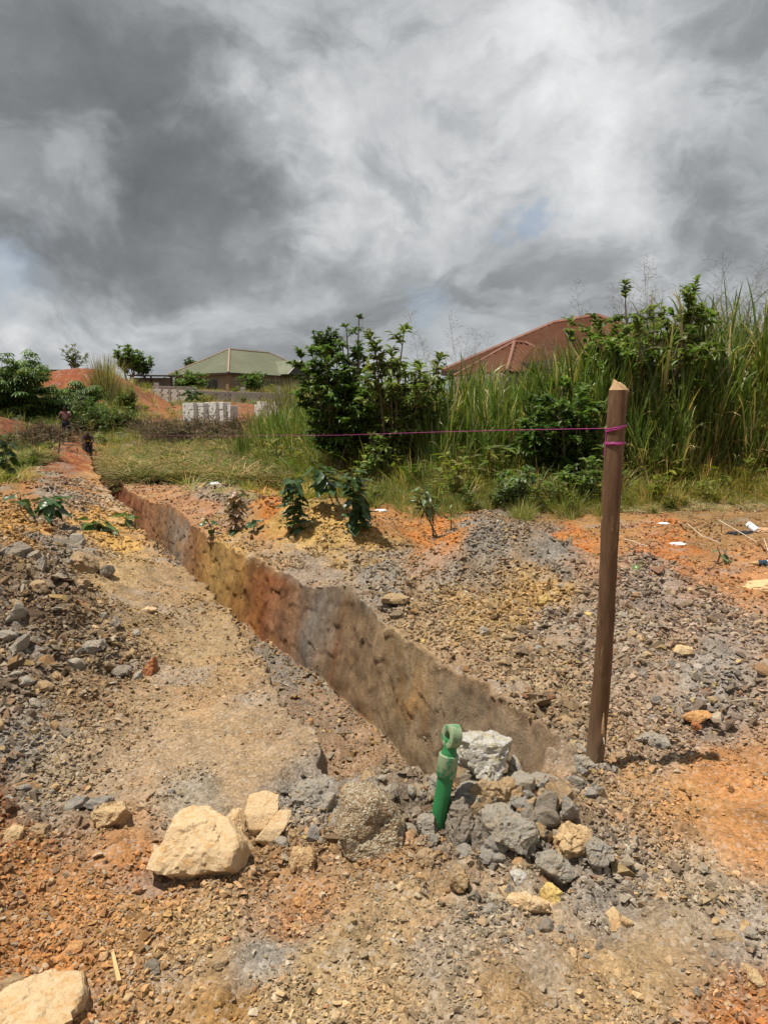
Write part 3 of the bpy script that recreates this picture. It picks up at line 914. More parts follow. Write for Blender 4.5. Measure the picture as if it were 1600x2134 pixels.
def rock_shape(planes, sub, seed, rough=0.05, size=0.1, strata=0.0, hard=40.0, chips=11, frac_=1.0):
    """planes: (normal, distance) half-spaces round the origin -> soft polytope with a broken surface"""
    d, f = ico(sub)
    inv = np.zeros(len(d))
    mx = None
    sup = []
    for nv, dist in planes:
        nv = np.asarray(nv, float)
        nv = nv / np.linalg.norm(nv)
        sup.append(np.maximum(d @ nv, 0) / max(dist, 1e-4))
    sup = np.array(sup)
    mx = sup.max(0)
    inv = mx * (np.sum((sup / mx) ** hard, 0)) ** (1 / hard)
    p = d / inv[:, None]
    rc = random.Random(seed * 3 + 1)
    for q in range(chips):
        nv = np.array([rc.gauss(0, 1), rc.gauss(0, 1), rc.gauss(0, 1)])
        nv /= np.linalg.norm(nv)
        pr = p @ nv
        dd = pr.max() * rc.uniform(.70, .96)
        p = p * np.where(pr > dd, dd / np.maximum(pr, 1e-6), 1.0)[:, None]
    # fracture: every cell of a random pattern is a small tilted plane with its own step
    rg = np.random.default_rng(seed * 5 + 2)
    rad0 = np.linalg.norm(p, axis=1)
    dj = d + .10 * np.stack([fbm(d[:, 0] * 3 + 7 * q_, d[:, 1] * 3, d[:, 2] * 3, 2, seed + 60 + q_) for q_ in range(3)], 1)
    for ncell, tiltk, stepk in ((13, .10, .022), (46, .16, .016), (170, .20, .010)):
        if ncell > len(d) / 9: continue
        sd_ = rg.normal(size=(ncell, 3)); sd_ /= np.linalg.norm(sd_, axis=1)[:, None]
        tv = rg.normal(size=(ncell, 3)) * tiltk * frac_
        st_ = rg.normal(size=ncell) * stepk * frac_
        ci_ = np.argmax(dj @ sd_.T, 1)
        off = np.sum((d - sd_[ci_]) * tv[ci_], 1) + st_[ci_]
        p = p * (1 + np.clip(off, -.12, .06))[:, None]
    k = 1.0 / size
    a, b, c = p[:, 0] * k, p[:, 1] * k, p[:, 2] * k
    n = 0.6 * fbm(a * 1.7, b * 1.7, c * 1.7, 3, seed) + 0.35 * (np.abs(fbm(a * 3.4, b * 3.4, c * 3.4, 3, seed + 9)) - .4) + .16 * fbm(a * 8, b * 8, c * 8, 3, seed + 19, .65)
    if strata:
        n = n + strata * vnoise(a * 1.2, b * 1.2, c * 9, seed + 31) + strata * .6 * vnoise(a * 2, b * 2, c * 19, seed + 32)
    r = np.linalg.norm(p, axis=1)[:, None]
    p = p * (1 + np.clip(n[:, None] * rough * .8 * size / r, -.3, .3)) * 1.06
    return p, f


def rock_mat(name, base, stain, dark, scale=14.0, stain_at=.5, bump=.5, speckle=None):
    m, nt = material(name)
    co = nt.n('ShaderNodeNewGeometry').outputs['Position']
    scale = scale * 2.4
    a = nt.noise(co, scale, 6, .65, dist=.8)
    b = nt.noise(co, scale * 3.0, 6, .72)
    e = nt.vor(co, scale * 2.2, 'DISTANCE_TO_EDGE')
    e = nt.math('ADD', e, .05)
    f1 = nt.rng(a, stain_at - .08, stain_at + .16, 0, 1, True)
    c = nt.mix(f1, base, stain)
    c = nt.mix(nt.math('MULTIPLY', nt.rng(b, .52, .75, 0, 1), .75), c, dark)
    c = nt.mix(nt.math('MULTIPLY', nt.rng(e, 0.0, .035, 1, 0), .28), c, dark)
    if speckle is not None:
        sp = nt.n('ShaderNodeTexVoronoi', i={'Vector': co, 'Scale': 150.0})
        spv = nt.n('ShaderNodeSeparateColor', i={0: sp.outputs['Color']})
        c = nt.mix(nt.rng(spv.outputs[0], .62, .75, 0, 1), c, speckle)
        b = nt.math('ADD', b, nt.math('MULTIPLY', nt.math('SUBTRACT', .5, sp.outputs['Distance']), .9))
    fine = nt.noise(co, 420, 4, .75)
    ff = nt.math('ADD', .50, nt.math('MULTIPLY', fine, 1.0))
    c = nt.mix(1.0, c, nt.n('ShaderNodeCombineXYZ', i={0: ff, 1: ff, 2: ff}).outputs[0], 'MULTIPLY')
    hgt = nt.math('ADD', nt.math('ADD', nt.math('MULTIPLY', b, 1.2), nt.math('MULTIPLY', fine, .5)), nt.math('MULTIPLY', a, 1.6))
    finish(nt, c, .88, hgt, min(1, bump * 1.3), .009, spec=.2)
    return m


RM = {
    'cream': rock_mat('cream_rock', (.57, .42, .25), (.50, .30, .13), (.36, .22, .11), 12, .54),
    'tan': rock_mat('tan_rock', (.50, .36, .20), (.38, .23, .11), (.22, .14, .08), 14, .5),
    'brown': rock_mat('brown_rock', (.32, .23, .14), (.38, .25, .12), (.12, .085, .055), 16, .5),
    'conglomerate': rock_mat('conglomerate_rock', (.30, .20, .11), (.40, .30, .19), (.16, .10, .06), 12, .48, .9, (.50, .44, .33)),
    'white': rock_mat('white_rock', (.60, .57, .52), (.54, .46, .27), (.27, .245, .22), 18, .52, .9),
    'grey': rock_mat('grey_rock', (.37, .335, .28), (.43, .34, .23), (.19, .165, .14), 16, .52, .9),
    'dark': rock_mat('dark_rock', (.27, .23, .185), (.32, .25, .175), (.12, .10, .085), 16, .52, .9),
    'slate': rock_mat('slate_rock', (.32, .295, .265), (.40, .33, .24), (.15, .135, .12), 20, .52, .9),
    'orange': rock_mat('orange_rock', (.52, .29, .12), (.44, .20, .08), (.26, .13, .06), 16, .5),
    'yellow': rock_mat('yellow_rock', (.58, .42, .14), (.50, .34, .16), (.30, .20, .08), 16, .5),
    'red': rock_mat('red_rock', (.33, .12, .05), (.40, .19, .08), (.16, .06, .03), 16, .5),
}


def outlined_rock(name, label, mat, outline, thick, seed, sub=5, lift=0.0, back=0.0, rough=.10, tops=None, strata=0.0, hard=40.0, group=None, dist=None, frac_=.8, chips=7):
    """a rock with the given silhouette, its own depth, and sloping top and front faces; outline in photograph pixels"""
    o = np.array(outline, float)
    bx, by = o[:, 0].mean(), o[:, 1].max()
    cx, cy = (o[:, 0].min() + o[:, 0].max()) / 2, (o[:, 1].min() + o[:, 1].max()) / 2
    if dist is None:
        g = spot(bx, by - (by - o[:, 1].min()) * .12)
        yq = g.y + thick * .30 + back
    else:
        yq = dist
    r = ray_dir(cx, cy)
    t = yq / r.y
    ctr = Vector((r.x * t, yq, EYE + r.z * t + lift))
    fwd = Vector((0, r.y, r.z)).normalized()
    upv = Vector((0, -fwd.z, fwd.y))
    depth = (ctr - Vector((0, 0, EYE))).dot(Vector((0, cos(PITCH), -sin(PITCH))))
    px = depth / FPX
    pts = np.stack([(o[:, 0] - cx) * px, -(o[:, 1] - cy) * px], 1)
    from mathutils.geometry import convex_hull_2d
    hull = [pts[i] for i in convex_hull_2d([tuple(p) for p in pts])]
    area = sum(hull[i][0] * hull[(i + 1) % len(hull)][1] - hull[(i + 1) % len(hull)][0] * hull[i][1] for i in range(len(hull)))
    if area < 0: hull = hull[::-1]
    planes = []
    rr = random.Random(seed)
    U3, F3 = np.array(upv), np.array(fwd)
    X3 = np.array((1.0, 0, 0))
    for i in range(len(hull)):
        a, b = hull[i], hull[(i + 1) % len(hull)]
        e = b - a
        ln = np.linalg.norm(e)
        if ln < 1e-5: continue
        nx, ny = e[1] / ln, -e[0] / ln
        dd = nx * a[0] + ny * a[1]
        tilt = rr.uniform(-.25, .25)
        nv = X3 * nx + U3 * ny - F3 * tilt
        planes.append((nv, dd / np.linalg.norm(nv)))
    hh = max(p[1] for p in pts)
    ww = max(p[0] for p in pts)
    for wt, ut, xt, dd in (tops or [(.62, .78, .12, .62), (.95, -.25, -.1, .85), (.7, .35, .62, .8), (.7, .35, -.62, .85)]):
        nv = -F3 * wt + U3 * ut + X3 * (xt + rr.uniform(-.12, .12))
        ext = thick * .5 * abs(wt) + hh * abs(ut) + ww * abs(xt)
        planes.append((nv, dd * ext / np.linalg.norm(nv)))
    planes.append((F3, thick * .5))
    planes.append((-F3, thick * .5))
    planes.append((-F3 - U3, thick * .6 + hh * .3))
    p, f = rock_shape(planes, sub, seed, rough, max(ww, hh) * 1.6, strata, hard, chips, frac_)
    me = np_mesh(name, p, [f], smooth=False)
    ob = link(name, me, RM[mat], loc=ctr)
    me.polygons.foreach_set('use_smooth', np.full(len(me.polygons), False))
    tag(ob, label, 'rock', group)
    return ob


KEY = [
    ('boulder', 'large cream boulder with a flat bright face on the red gravel', 'cream', [(330, 1796), (348, 1740), (368, 1697), (434, 1690), (482, 1722), (514, 1765), (506, 1812), (462, 1818), (405, 1826), (360, 1810)], .22, 6, dict(tops=[(.80, .58, .06, .52), (.98, -.1, .2, .9), (.6, .3, .75, .95)], frac_=.4, chips=4, rough=.07)),
    ('boulder', 'brown pebbly boulder left of the green pipe', 'conglomerate', [(704, 1700), (716, 1655), (775, 1640), (836, 1712), (838, 1735), (820, 1784), (772, 1805), (722, 1792), (704, 1750)], .24, 5, dict(rough=.12, hard=14, frac_=.5, chips=4)),
    ('boulder', 'jagged white boulder balanced on top of the stone pile', 'white', [(953, 1548), (966, 1534), (1000, 1531), (1040, 1526), (1063, 1550), (1059, 1590), (1042, 1618), (988, 1612), (956, 1582)], .17, 6, dict(dist=2.66, rough=.12)),
    ('boulder', 'flat rough brown slab under the white boulder', 'brown', [(953, 1638), (985, 1614), (1040, 1620), (1092, 1645), (1062, 1676), (1000, 1682), (965, 1664)], .2, 6, dict(dist=2.6, rough=.16, strata=.25)),
    ('boulder', 'rounded pale grey boulder on the front of the stone pile', 'grey', [(996, 1715), (1014, 1688), (1060, 1688), (1105, 1725), (1116, 1745), (1092, 1788), (1050, 1768), (1010, 1742)], .19, 6, dict(rough=.08)),
    ('boulder', 'upright dark grey rock just right of the green pipe', 'dark', [(932, 1720), (944, 1672), (966, 1662), (982, 1700), (987, 1742), (962, 1764), (940, 1752)], .12, 5, {}),
    ('boulder', 'small dark angular rock between upright rock and pale boulder', 'dark', [(968, 1745), (988, 1708), (1004, 1712), (1010, 1742), (996, 1764), (974, 1768)], .1, 4, {}),
    ('boulder', 'squarish orange brown rock at the right of the pile', 'tan', [(1158, 1740), (1176, 1716), (1221, 1736), (1215, 1780), (1196, 1797), (1162, 1780)], .12, 5, {}),
    ('boulder', 'grey rock touching the squarish orange brown rock', 'grey', [(1212, 1748), (1235, 1734), (1270, 1770), (1256, 1802), (1225, 1808)], .1, 5, {}),
    ('boulder', 'grey wedge shaped rock below the squarish orange brown rock', 'grey', [(1118, 1786), (1160, 1779), (1197, 1815), (1167, 1842), (1130, 1822)], .11, 5, {}),
    ('stone', 'bright ochre stone standing on end below the pile', 'yellow', [(1129, 1856), (1145, 1840), (1163, 1862), (1155, 1887), (1133, 1882)], .05, 4, {}),
    ('boulder', 'flat cream streaked slab half buried below the ochre stone', 'cream', [(1045, 1888), (1066, 1864), (1102, 1862), (1162, 1890), (1166, 1906), (1110, 1904)], .12, 5, dict(rough=.13, strata=.2)),
    ('stone', 'white stone lying in grey rubble below the pale boulder', 'white', [(1064, 1820), (1084, 1814), (1102, 1832), (1094, 1850), (1072, 1842)], .06, 4, {}),
    ('boulder', 'grey stone leaning behind the white boulder', 'grey', [(1056, 1612), (1070, 1577), (1078, 1584), (1082, 1628), (1062, 1632)], .1, 4, dict(dist=2.74)),
    ('stone', 'grey brown rock behind the foot of the green pipe', 'grey', [(888, 1652), (896, 1622), (922, 1612), (936, 1640), (928, 1664), (900, 1664)], .1, 5, dict(dist=2.62)),
    ('stone', 'pale broken rock left of the foot of the green pipe', 'grey', [(868, 1730), (876, 1702), (898, 1698), (908, 1726), (906, 1748), (884, 1752)], .09, 5, {}),
    ('stone', 'yellow stone at the top left of the pile', 'yellow', [(816, 1662), (826, 1650), (852, 1650), (858, 1664), (840, 1672)], .06, 4, dict(dist=2.66)),
    ('slab', 'thin pale plate of rock, larger half of a cracked pair', 'cream', [(510, 1702), (518, 1664), (548, 1655), (580, 1660), (578, 1690), (548, 1726), (530, 1738)], .05, 5, dict(tops=[(.9, .42, .02, .42), (.95, -.3, 0, .9)], rough=.04, frac_=.2, chips=2)),
    ('slab', 'thin pale plate of rock, smaller half of a cracked pair', 'cream', [(536, 1746), (560, 1720), (582, 1690), (606, 1692), (600, 1714), (572, 1752), (552, 1757)], .05, 5, dict(tops=[(.9, .42, .02, .42), (.95, -.3, 0, .9)], rough=.04, frac_=.2, chips=2)),
    ('stone', 'small cream rock wedged between the large cream boulder and cracked plates', 'cream', [(470, 1715), (486, 1690), (504, 1690), (512, 1716), (520, 1738), (490, 1740)], .08, 4, {}),
    ('boulder', 'rounded pale grey rock at the left corner of the trench end', 'grey', [(606, 1655), (626, 1636), (650, 1626), (700, 1640), (698, 1668), (640, 1680)], .14, 5, {}),
    ('boulder', 'pitted orange brown rock on the left foreground ridge', 'tan', [(199, 1712), (215, 1684), (254, 1674), (271, 1694), (256, 1724), (224, 1737)], .12, 5, dict(rough=.12)),
    ('boulder', 'broad cream boulder cut off by the bottom left corner', 'cream', [(-60, 2150), (18, 2066), (90, 2042), (150, 2042), (164, 2074), (172, 2150), (60, 2190), (-40, 2180)], .25, 6, dict(tops=[(.72, .68, .04, .5), (.98, -.1, .2, .9)], dist=1.72, frac_=.4, chips=4, rough=.07)),
    ('stone', 'squarish ochre rock with grooves between cream and brown boulders', 'tan', [(602, 1792), (612, 1769), (652, 1770), (663, 1792), (650, 1816), (610, 1813)], .09, 5, {}),
    ('stone', 'grey slate lump, left of the pair beside pitted rock', 'slate', [(130, 1685), (150, 1660), (180, 1662), (182, 1680), (150, 1694)], .09, 4, dict(strata=.3)),
    ('stone', 'grey slate lump, right of the pair beside pitted rock', 'slate', [(184, 1680), (200, 1662), (232, 1664), (234, 1680), (205, 1690)], .09, 4, dict(strata=.3)),
    ('stone', 'pale yellowish round stone at the left edge ridge', 'tan', [(10, 1738), (28, 1718), (52, 1722), (52, 1750), (28, 1758), (12, 1752)], .08, 4, {}),
    ('stone', 'brown rounded stone next to the pale yellowish stone', 'brown', [(66, 1738), (78, 1718), (100, 1718), (102, 1738), (82, 1746)], .07, 4, {}),
    ('stone', 'flat red orange stone lying on bottom left gravel', 'orange', [(130, 1990), (142, 1966), (166, 1966), (174, 1984), (150, 2004), (134, 2004)], .03, 4, {}),
    ('stone', 'dark grey round pebble standing above the gravel near the wood sliver', 'dark', [(304, 2020), (312, 2002), (330, 2004), (334, 2024), (318, 2034), (306, 2030)], .04, 4, {}),
    ('stone', 'brown round pebble near the middle of the bottom gravel', 'brown', [(436, 2012), (446, 1996), (474, 1998), (474, 2014), (452, 2020)], .04, 4, {}),
    ('stone', 'dark brown cobble on gravel by the left edge', 'brown', [(8, 2056), (22, 2034), (46, 2042), (48, 2062), (20, 2072)], .06, 4, {}),
    ('stone', 'orange pyramid stone on gravel below the large cream boulder', 'orange', [(255, 1930), (268, 1918), (288, 1922), (280, 1936), (262, 1938)], .03, 4, {}),
    ('boulder', 'blocky dark rock at the foot of the left spoil heap', 'dark', [(234, 1404), (240, 1388), (272, 1392), (274, 1408), (250, 1414)], .12, 4, {}),
    ('boulder', 'large grey rock on lower slope of the left spoil heap', 'grey', [(164, 1362), (184, 1340), (210, 1332), (218, 1348), (196, 1374), (170, 1374)], .16, 5, {}),
    ('boulder', 'brown tilted boulder on the right shoulder of the left heap', 'brown', [(143, 1174), (160, 1150), (182, 1160), (199, 1186), (194, 1197), (166, 1188)], .25, 5, {}),
    ('boulder', 'dark slab on top of the left heap by the photo edge', 'dark', [(-4, 1152), (28, 1134), (55, 1144), (54, 1166), (18, 1160)], .25, 5, {}),
    ('boulder', 'pointed brown rock standing upright on the left heap', 'brown', [(162, 1222), (170, 1206), (180, 1204), (184, 1238), (172, 1238)], .14, 4, {}),
    ('stone', 'thin dark slab jutting from the grey left mound', 'slate', [(180, 1146), (190, 1142), (204, 1154), (200, 1158), (184, 1152)], .18, 4, {}),
    ('stone', 'red clod with a pointed top at the foot of left heap', 'red', [(296, 1406), (306, 1388), (318, 1370), (326, 1392), (324, 1408), (306, 1410)], .1, 4, {}),
    ('stone', 'cream stone lying high on the flat trench bank', 'cream', [(298, 1270), (308, 1263), (324, 1268), (322, 1276), (304, 1278)], .08, 4, {}),
    ('stone', 'yellow cream stone on the slope of the left heap', 'cream', [(190, 1308), (196, 1302), (212, 1310), (210, 1318), (194, 1318)], .1, 4, {}),
    ('stone', 'grey triangular stone on the left heap slope', 'dark', [(86, 1262), (94, 1245), (104, 1256), (104, 1266), (90, 1266)], .1, 4, {}),
    ('boulder', 'brown slab rock on rubble beyond the trench edge', 'brown', [(794, 1250), (806, 1238), (842, 1239), (850, 1250), (836, 1262), (804, 1259)], .2, 4, {}),
    ('boulder', 'smooth grey rock right of the wooden post foot', 'grey', [(1322, 1542), (1344, 1527), (1380, 1533), (1390, 1546), (1366, 1558), (1334, 1554)], .15, 5, {}),
    ('stone', 'flat orange rock on rubble at the right side', 'orange', [(1414, 1496), (1434, 1482), (1470, 1482), (1478, 1494), (1456, 1506), (1430, 1504)], .12, 4, {}),
    ('stone', 'small red brown stone below the flat orange rock', 'red', [(1440, 1512), (1448, 1504), (1460, 1512), (1456, 1522), (1444, 1521)], .05, 4, {}),
    ('stone', 'brown wedge rock beside the trench near the post', 'brown', [(1154, 1506), (1172, 1492), (1192, 1502), (1196, 1514), (1168, 1514)], .12, 4, {}),
    ('stone', 'grey stone leaning against the wooden post foot', 'grey', [(1196, 1604), (1206, 1580), (1224, 1580), (1240, 1602), (1226, 1616), (1204, 1614)], .1, 5, {}),
    ('stone', 'mottled grey orange rock above the stone leaning on the post', 'grey', [(1188, 1575), (1194, 1552), (1212, 1550), (1222, 1576), (1206, 1586)], .1, 4, {}),
    ('stone', 'dark rock at the edge of rubble and orange path', 'dark', [(1372, 1202), (1380, 1192), (1396, 1192), (1400, 1206), (1384, 1208)], .15, 4, {}),
    ('stone', 'cream rock on grey rubble right of the post', 'cream', [(1402, 1356), (1414, 1344), (1440, 1350), (1442, 1364), (1416, 1368)], .1, 4, {}),
    ('stone', 'brown rock face low on the right foreground rubble', 'brown', [(1480, 1960), (1500, 1940), (1530, 1948), (1542, 1976), (1520, 1986)], .08, 5, {}),
    ('stone', 'tan tall stone near the bottom right edge', 'tan', [(1550, 2036), (1556, 2014), (1576, 2018), (1584, 2044), (1570, 2056)], .06, 4, {}),
    ('stone', 'orange brown chunk under the pile facing front', 'brown', [(932, 1835), (940, 1812), (966, 1808), (980, 1830), (966, 1856), (946, 1852)], .08, 5, {}),
    ('stone', 'red brown chunk at the left front of the pile', 'brown', [(864, 1800), (872, 1776), (896, 1772), (910, 1792), (902, 1812), (876, 1820)], .08, 5, {}),
    ('slab', 'long splintered grey rock right of the brown pebbly boulder', 'slate', [(814, 1762), (820, 1752), (858, 1776), (862, 1788), (848, 1788)], .05, 4, dict(strata=.3)),
    ('stone', 'small ochre stone under the brown pebbly boulder', 'yellow', [(808, 1808), (814, 1790), (830, 1790), (832, 1808), (818, 1816)], .04, 4, {}),
]
KEYPOS = []
for k, (nm, lb, mt, ol, th, sub, kw) in enumerate(KEY):
    ob = outlined_rock(nm, lb, mt, ol, th, 500 + k * 7, min(sub, 5), **kw)
    KEYPOS.append((ob.location.x, ob.location.y))
LANDM = [('the large cream boulder', *KEYPOS[0]), ('the brown pebbly boulder', *KEYPOS[1]), ('the pale grey boulder', *KEYPOS[4]), ('the upright dark grey rock', *KEYPOS[5]), ('the squarish orange brown rock', *KEYPOS[7]),
         ('the ochre stone', *KEYPOS[10]), ('the flat cream streaked slab', *KEYPOS[11]), ('the white stone', *KEYPOS[12]), ('the cracked pale plates', *KEYPOS[17]), ('the pitted orange brown rock', *KEYPOS[21]), ('the grooved ochre rock', *KEYPOS[23]),
         ('the wood sliver', -.70, 1.83), ('the wooden post', .90, 3.05), ('the green pipe', .19, 2.47), ('the flat orange rock', *KEYPOS[45]), ('the smooth grey rock', *KEYPOS[44]), ('the red clod', *KEYPOS[39]), ('the large grey heap rock', *KEYPOS[34]),
         ('the brown tilted boulder', *KEYPOS[35]), ('the pointed brown rock', *KEYPOS[37]), ('the brown slab rock', *KEYPOS[43]), ('the bottom left cream boulder', *KEYPOS[22])]


def loose_stones():
    shapes = {}
    for fam, flat, strata in (('chunk', .75, 0), ('slab', .4, .35)):
        for k in range(7):
            rr = random.Random(900 + k + (50 if fam == 'slab' else 0))
            planes = []
            for q in range(13):
                v = np.array([rr.gauss(0, 1), rr.gauss(0, 1), rr.gauss(0, 1)])
                v /= np.linalg.norm(v)
                e = np.array([.5, .38 + .1 * rr.random(), .5 * flat])
                planes.append((v, float(np.linalg.norm(v * e)) * rr.uniform(.62, 1.0)))
            p, f = rock_shape(planes, 3, 40 + k, .10, .8, strata * .5, 40, 7, .8)
            shapes[fam, k] = p, f
    # regions: centre pixel, spread, count, materials, size in m, words
    REG = [((985, 1725), (115, 55), 92, ['grey', 'dark', 'slate', 'brown', 'grey', 'slate'], (.04, .125), 'piled against the green pipe'),
           ((1200, 1600), (50, 40), 14, ['grey', 'tan', 'slate'], (.03, .08), 'heaped at the foot of the wooden post'),
           ((760, 1660), (75, 24), 24, ['grey', 'dark', 'brown'], (.035, .085), 'heaped at the near end of the trench'),
           ((1200, 1880), (150, 70), 26, ['grey', 'slate', 'tan', 'dark'], (.02, .06), 'scattered below the stone pile'),
           ((640, 1730), (90, 45), 18, ['grey', 'slate', 'tan'], (.02, .06), 'between the cream and brown boulders'),
           ((110, 1370), (120, 110), 32, ['dark', 'grey', 'brown', 'tan'], (.05, .14), 'tumbled down the left spoil heap'),
           ((60, 1200), (110, 60), 12, ['dark', 'brown', 'grey'], (.06, .16), 'near the top of the left spoil heap'),
           ((120, 1650), (120, 30), 14, ['slate', 'grey', 'tan'], (.025, .07), 'along the ridge at the left edge'),
           ((1380, 1380), (150, 100), 24, ['grey', 'slate', 'tan', 'brown'], (.03, .10), 'strewn over the right rubble'),
           ((1060, 1260), (170, 50), 14, ['grey', 'tan', 'yellow'], (.04, .11), 'lying on the right spoil heap'),
           ((260, 1950), (210, 110), 18, ['tan', 'cream', 'brown', 'orange'], (.014, .032), 'loose on the red front gravel'),
           ((1480, 1950), (90, 110), 14, ['tan', 'grey', 'orange'], (.016, .045), 'loose at the bottom right')]
    words = {'grey': 'grey', 'dark': 'dark grey', 'slate': 'blue grey slaty', 'brown': 'brown', 'tan': 'tan', 'cream': 'cream', 'yellow': 'ochre', 'orange': 'orange', 'red': 'red'}
    used = {}
    rr = random.Random(77)
    for (cx, cy), (sx_, sy_), n, mats, (s0, s1), where in REG:
        made = tries = 0
        while made < n and tries < n * 6:
            tries += 1
            px, py = rr.gauss(cx, sx_ * .75), rr.gauss(cy, sy_ * .75)
            if not (-30 < px < 1630 and 1000 < py < 2125): continue
            p = spot(px, py)
            s, u = su(p.x, p.y)
            if s > S0 - .02 - (.30 if u > 1.25 else 0) and edge_l(np.array([s]))[0] - .06 < u < edge_r(np.array([s]))[0] + .06: continue
            mt = rr.choice(mats)
            size = s0 + (s1 - s0) * rr.random() ** 1.7
            if any((p.x - a) ** 2 + (p.y - b) ** 2 < (size * .5 + .035) ** 2 for a, b in KEYPOS): continue
            if abs(p.x - .19) < .07 and 2.2 < p.y < 2.56: continue
            fam = 'slab' if mt == 'slate' or rr.random() < .35 else 'chunk'
            key = (fam, rr.randrange(7), mt)
            if key not in used:
                v, f = shapes[key[0], key[1]]
                me = np_mesh('stone', v, [f], smooth=False)
                me.materials.append(RM[mt])
                used[key] = me
            sc = (size * rr.uniform(.9, 1.3), size * rr.uniform(.8, 1.1), size * rr.uniform(.8, 1.1))
            o = link('stone', used[key], None, None, (p.x, p.y, p.z + size * .16), (rr.gauss(0, .35), rr.gauss(0, .35), rr.uniform(0, 6.28)), sc)
            kind = 'slab' if fam == 'slab' else 'stone'
            szw = 'tiny' if size < .032 else 'small' if size < .052 else 'fist sized' if size < .08 else 'big'
            thing_ = f'{szw} {words[mt]} {"flake" if fam == "slab" else "stone"}'
            best = min(range(len(LANDM)), key=lambda i_: (LANDM[i_][1] - p.x) ** 2 + (LANDM[i_][2] - p.y) ** 2)
            ln, lx, ly = LANDM[best]
            dx_, dy_ = p.x - lx, p.y - ly
            if dx_ * dx_ + dy_ * dy_ < .3 * max(1, p.y / 3):
                rel = ('right of' if dx_ > 0 else 'left of') if abs(dx_) > abs(dy_) else ('behind' if dy_ > 0 else 'in front of')
                lb_ = f'{thing_} just {rel} {ln}'
            else:
                lb_ = f'{thing_} {where}'
            tag(o, lb_, 'stone', lb_.replace('flake', 'flakes', 1) if fam == 'slab' else lb_.replace('stone', 'stones', 1))
            made += 1


loose_stones()

# ------------------------------------------------------------------ plants: materials
def leaf_mat(name, color, trans=.35, var=.4, rough=.45, instancer=False, spec=.35):
    m, nt = material(name)
    at = nt.n('ShaderNodeAttribute', attribute_name='col').outputs['Color']
    c = nt.mix(1.0, color, at, 'MULTIPLY')
    if instancer:
        c = nt.mix(1.0, c, nt.n('ShaderNodeAttribute', attribute_name='icol', attribute_type='INSTANCER').outputs['Color'], 'MULTIPLY')
    geo = nt.n('ShaderNodeNewGeometry').outputs['Position']
    nz = nt.noise(geo, 3.0, 4, .6)
    f = nt.math('ADD', 1 - var * .5, nt.math('MULTIPLY', nz, var))
    c = nt.mix(1.0, c, nt.n('ShaderNodeCombineXYZ', i={0: f, 1: f, 2: f}).outputs[0], 'MULTIPLY')
    p = nt.n('ShaderNodeBsdfPrincipled', i={'Base Color': c, 'Roughness': rough, 'Specular IOR Level': spec})
    t = nt.n('ShaderNodeBsdfTranslucent', i={'Color': nt.mix(1.0, c, (1.15, 1.3, .65), 'MULTIPLY')})
    mx = nt.n('ShaderNodeMixShader', i={0: trans, 1: p.outputs[0], 2: t.outputs[0]})
    nt.n('ShaderNodeOutputMaterial', i={'Surface': mx.outputs[0]})
    return m


GRASS = leaf_mat('grass_blade', (1.38, 1.34, 1.08), .38, .5, .42, True, .5)
DRY = leaf_mat('dry_litter', (1, 1, 1), .2, .5, .8, True, .1)
LEAF = leaf_mat('bush_leaf', (1.25, 1.25, 1.25), .40, .4, .42)
BARK = simple_mat('bark', (.14, .10, .065), .9, .4, 30, bump=.6)
G1, G2, G3 = (.080, .130, .028), (.112, .162, .036), (.160, .185, .060)
STRAW = (.40, .32, .17)


class Ribbons:
    def __init__(self):
        self.v, self.f, self.c = [], [], []

    def strip(self, p, d, length, width, droop, col, n=6, rr=random, twist=0.0, taper=True):
        p = Vector(p); d = Vector(d).normalized()
        side = d.cross(Vector((0, 0, 1)))
        if side.length < 1e-3: side = Vector((rr.uniform(-1, 1), rr.uniform(-1, 1), 0))
        side.normalize()
        b = len(self.v)
        q = p.copy()
        for i in range(n + 1):
            t = i / n
            wd = width * (min(1, .35 + t * 4) * (1 - t) ** .6 if taper else 1) * .5
            sd = (Matrix.Rotation(twist * t, 3, d) @ side)
            self.v += [tuple(q - sd * wd), tuple(q + sd * wd)]
            self.c += [col, col]
            q = q + d * (length / n)
            d = (d + Vector((0, 0, -droop / n * (0.4 + 1.6 * t)))).normalized()
        self.f += [(b + 2 * i, b + 2 * i + 1, b + 2 * i + 3, b + 2 * i + 2) for i in range(n)]

    def leaf(self, p, d, up, length, width, col, bend=.25):
        """pointed oval leaf folded along its midrib, eight triangles"""
        p = Vector(p); d = Vector(d).normalized(); up = Vector(up)
        sd = d.cross(up)
        if sd.length < 1e-4: sd = d.cross(Vector((1, .1, 0)))
        sd.normalize()
        nr = sd.cross(d).normalized()
        b = len(self.v)
        m1 = p + d * length * .38 + nr * length * .04
        m2 = p + d * length * .72 - nr * length * bend * .3
        tip = p + d * length - nr * length * bend
        fold = nr * width * .18
        self.v += [tuple(q) for q in (p, m1, m2, tip, m1 - sd * width * .5 + fold, m2 - sd * width * .34 + fold, m1 + sd * width * .5 + fold, m2 + sd * width * .34 + fold)]
        self.c += [col] * 8
        self.f += [(b, b + 1, b + 4), (b, b + 6, b + 1), (b + 1, b + 2, b + 5, b + 4), (b + 1, b + 6, b + 7, b + 2), (b + 2, b + 3, b + 5), (b + 2, b + 7, b + 3)]

    def mesh(self, name, smooth=True):
        me = bpy.data.meshes.new(name)
        me.from_pydata(self.v, [], self.f)
        at = me.attributes.new('col', 'FLOAT_COLOR', 'POINT')
        c = np.ones((len(self.v), 4), np.float32)
        c[:, :3] = np.array(self.c)
        at.data.foreach_set('color', c.ravel())
        me.polygons.foreach_set('use_smooth', [smooth] * len(me.polygons))
        me.update()
        return me


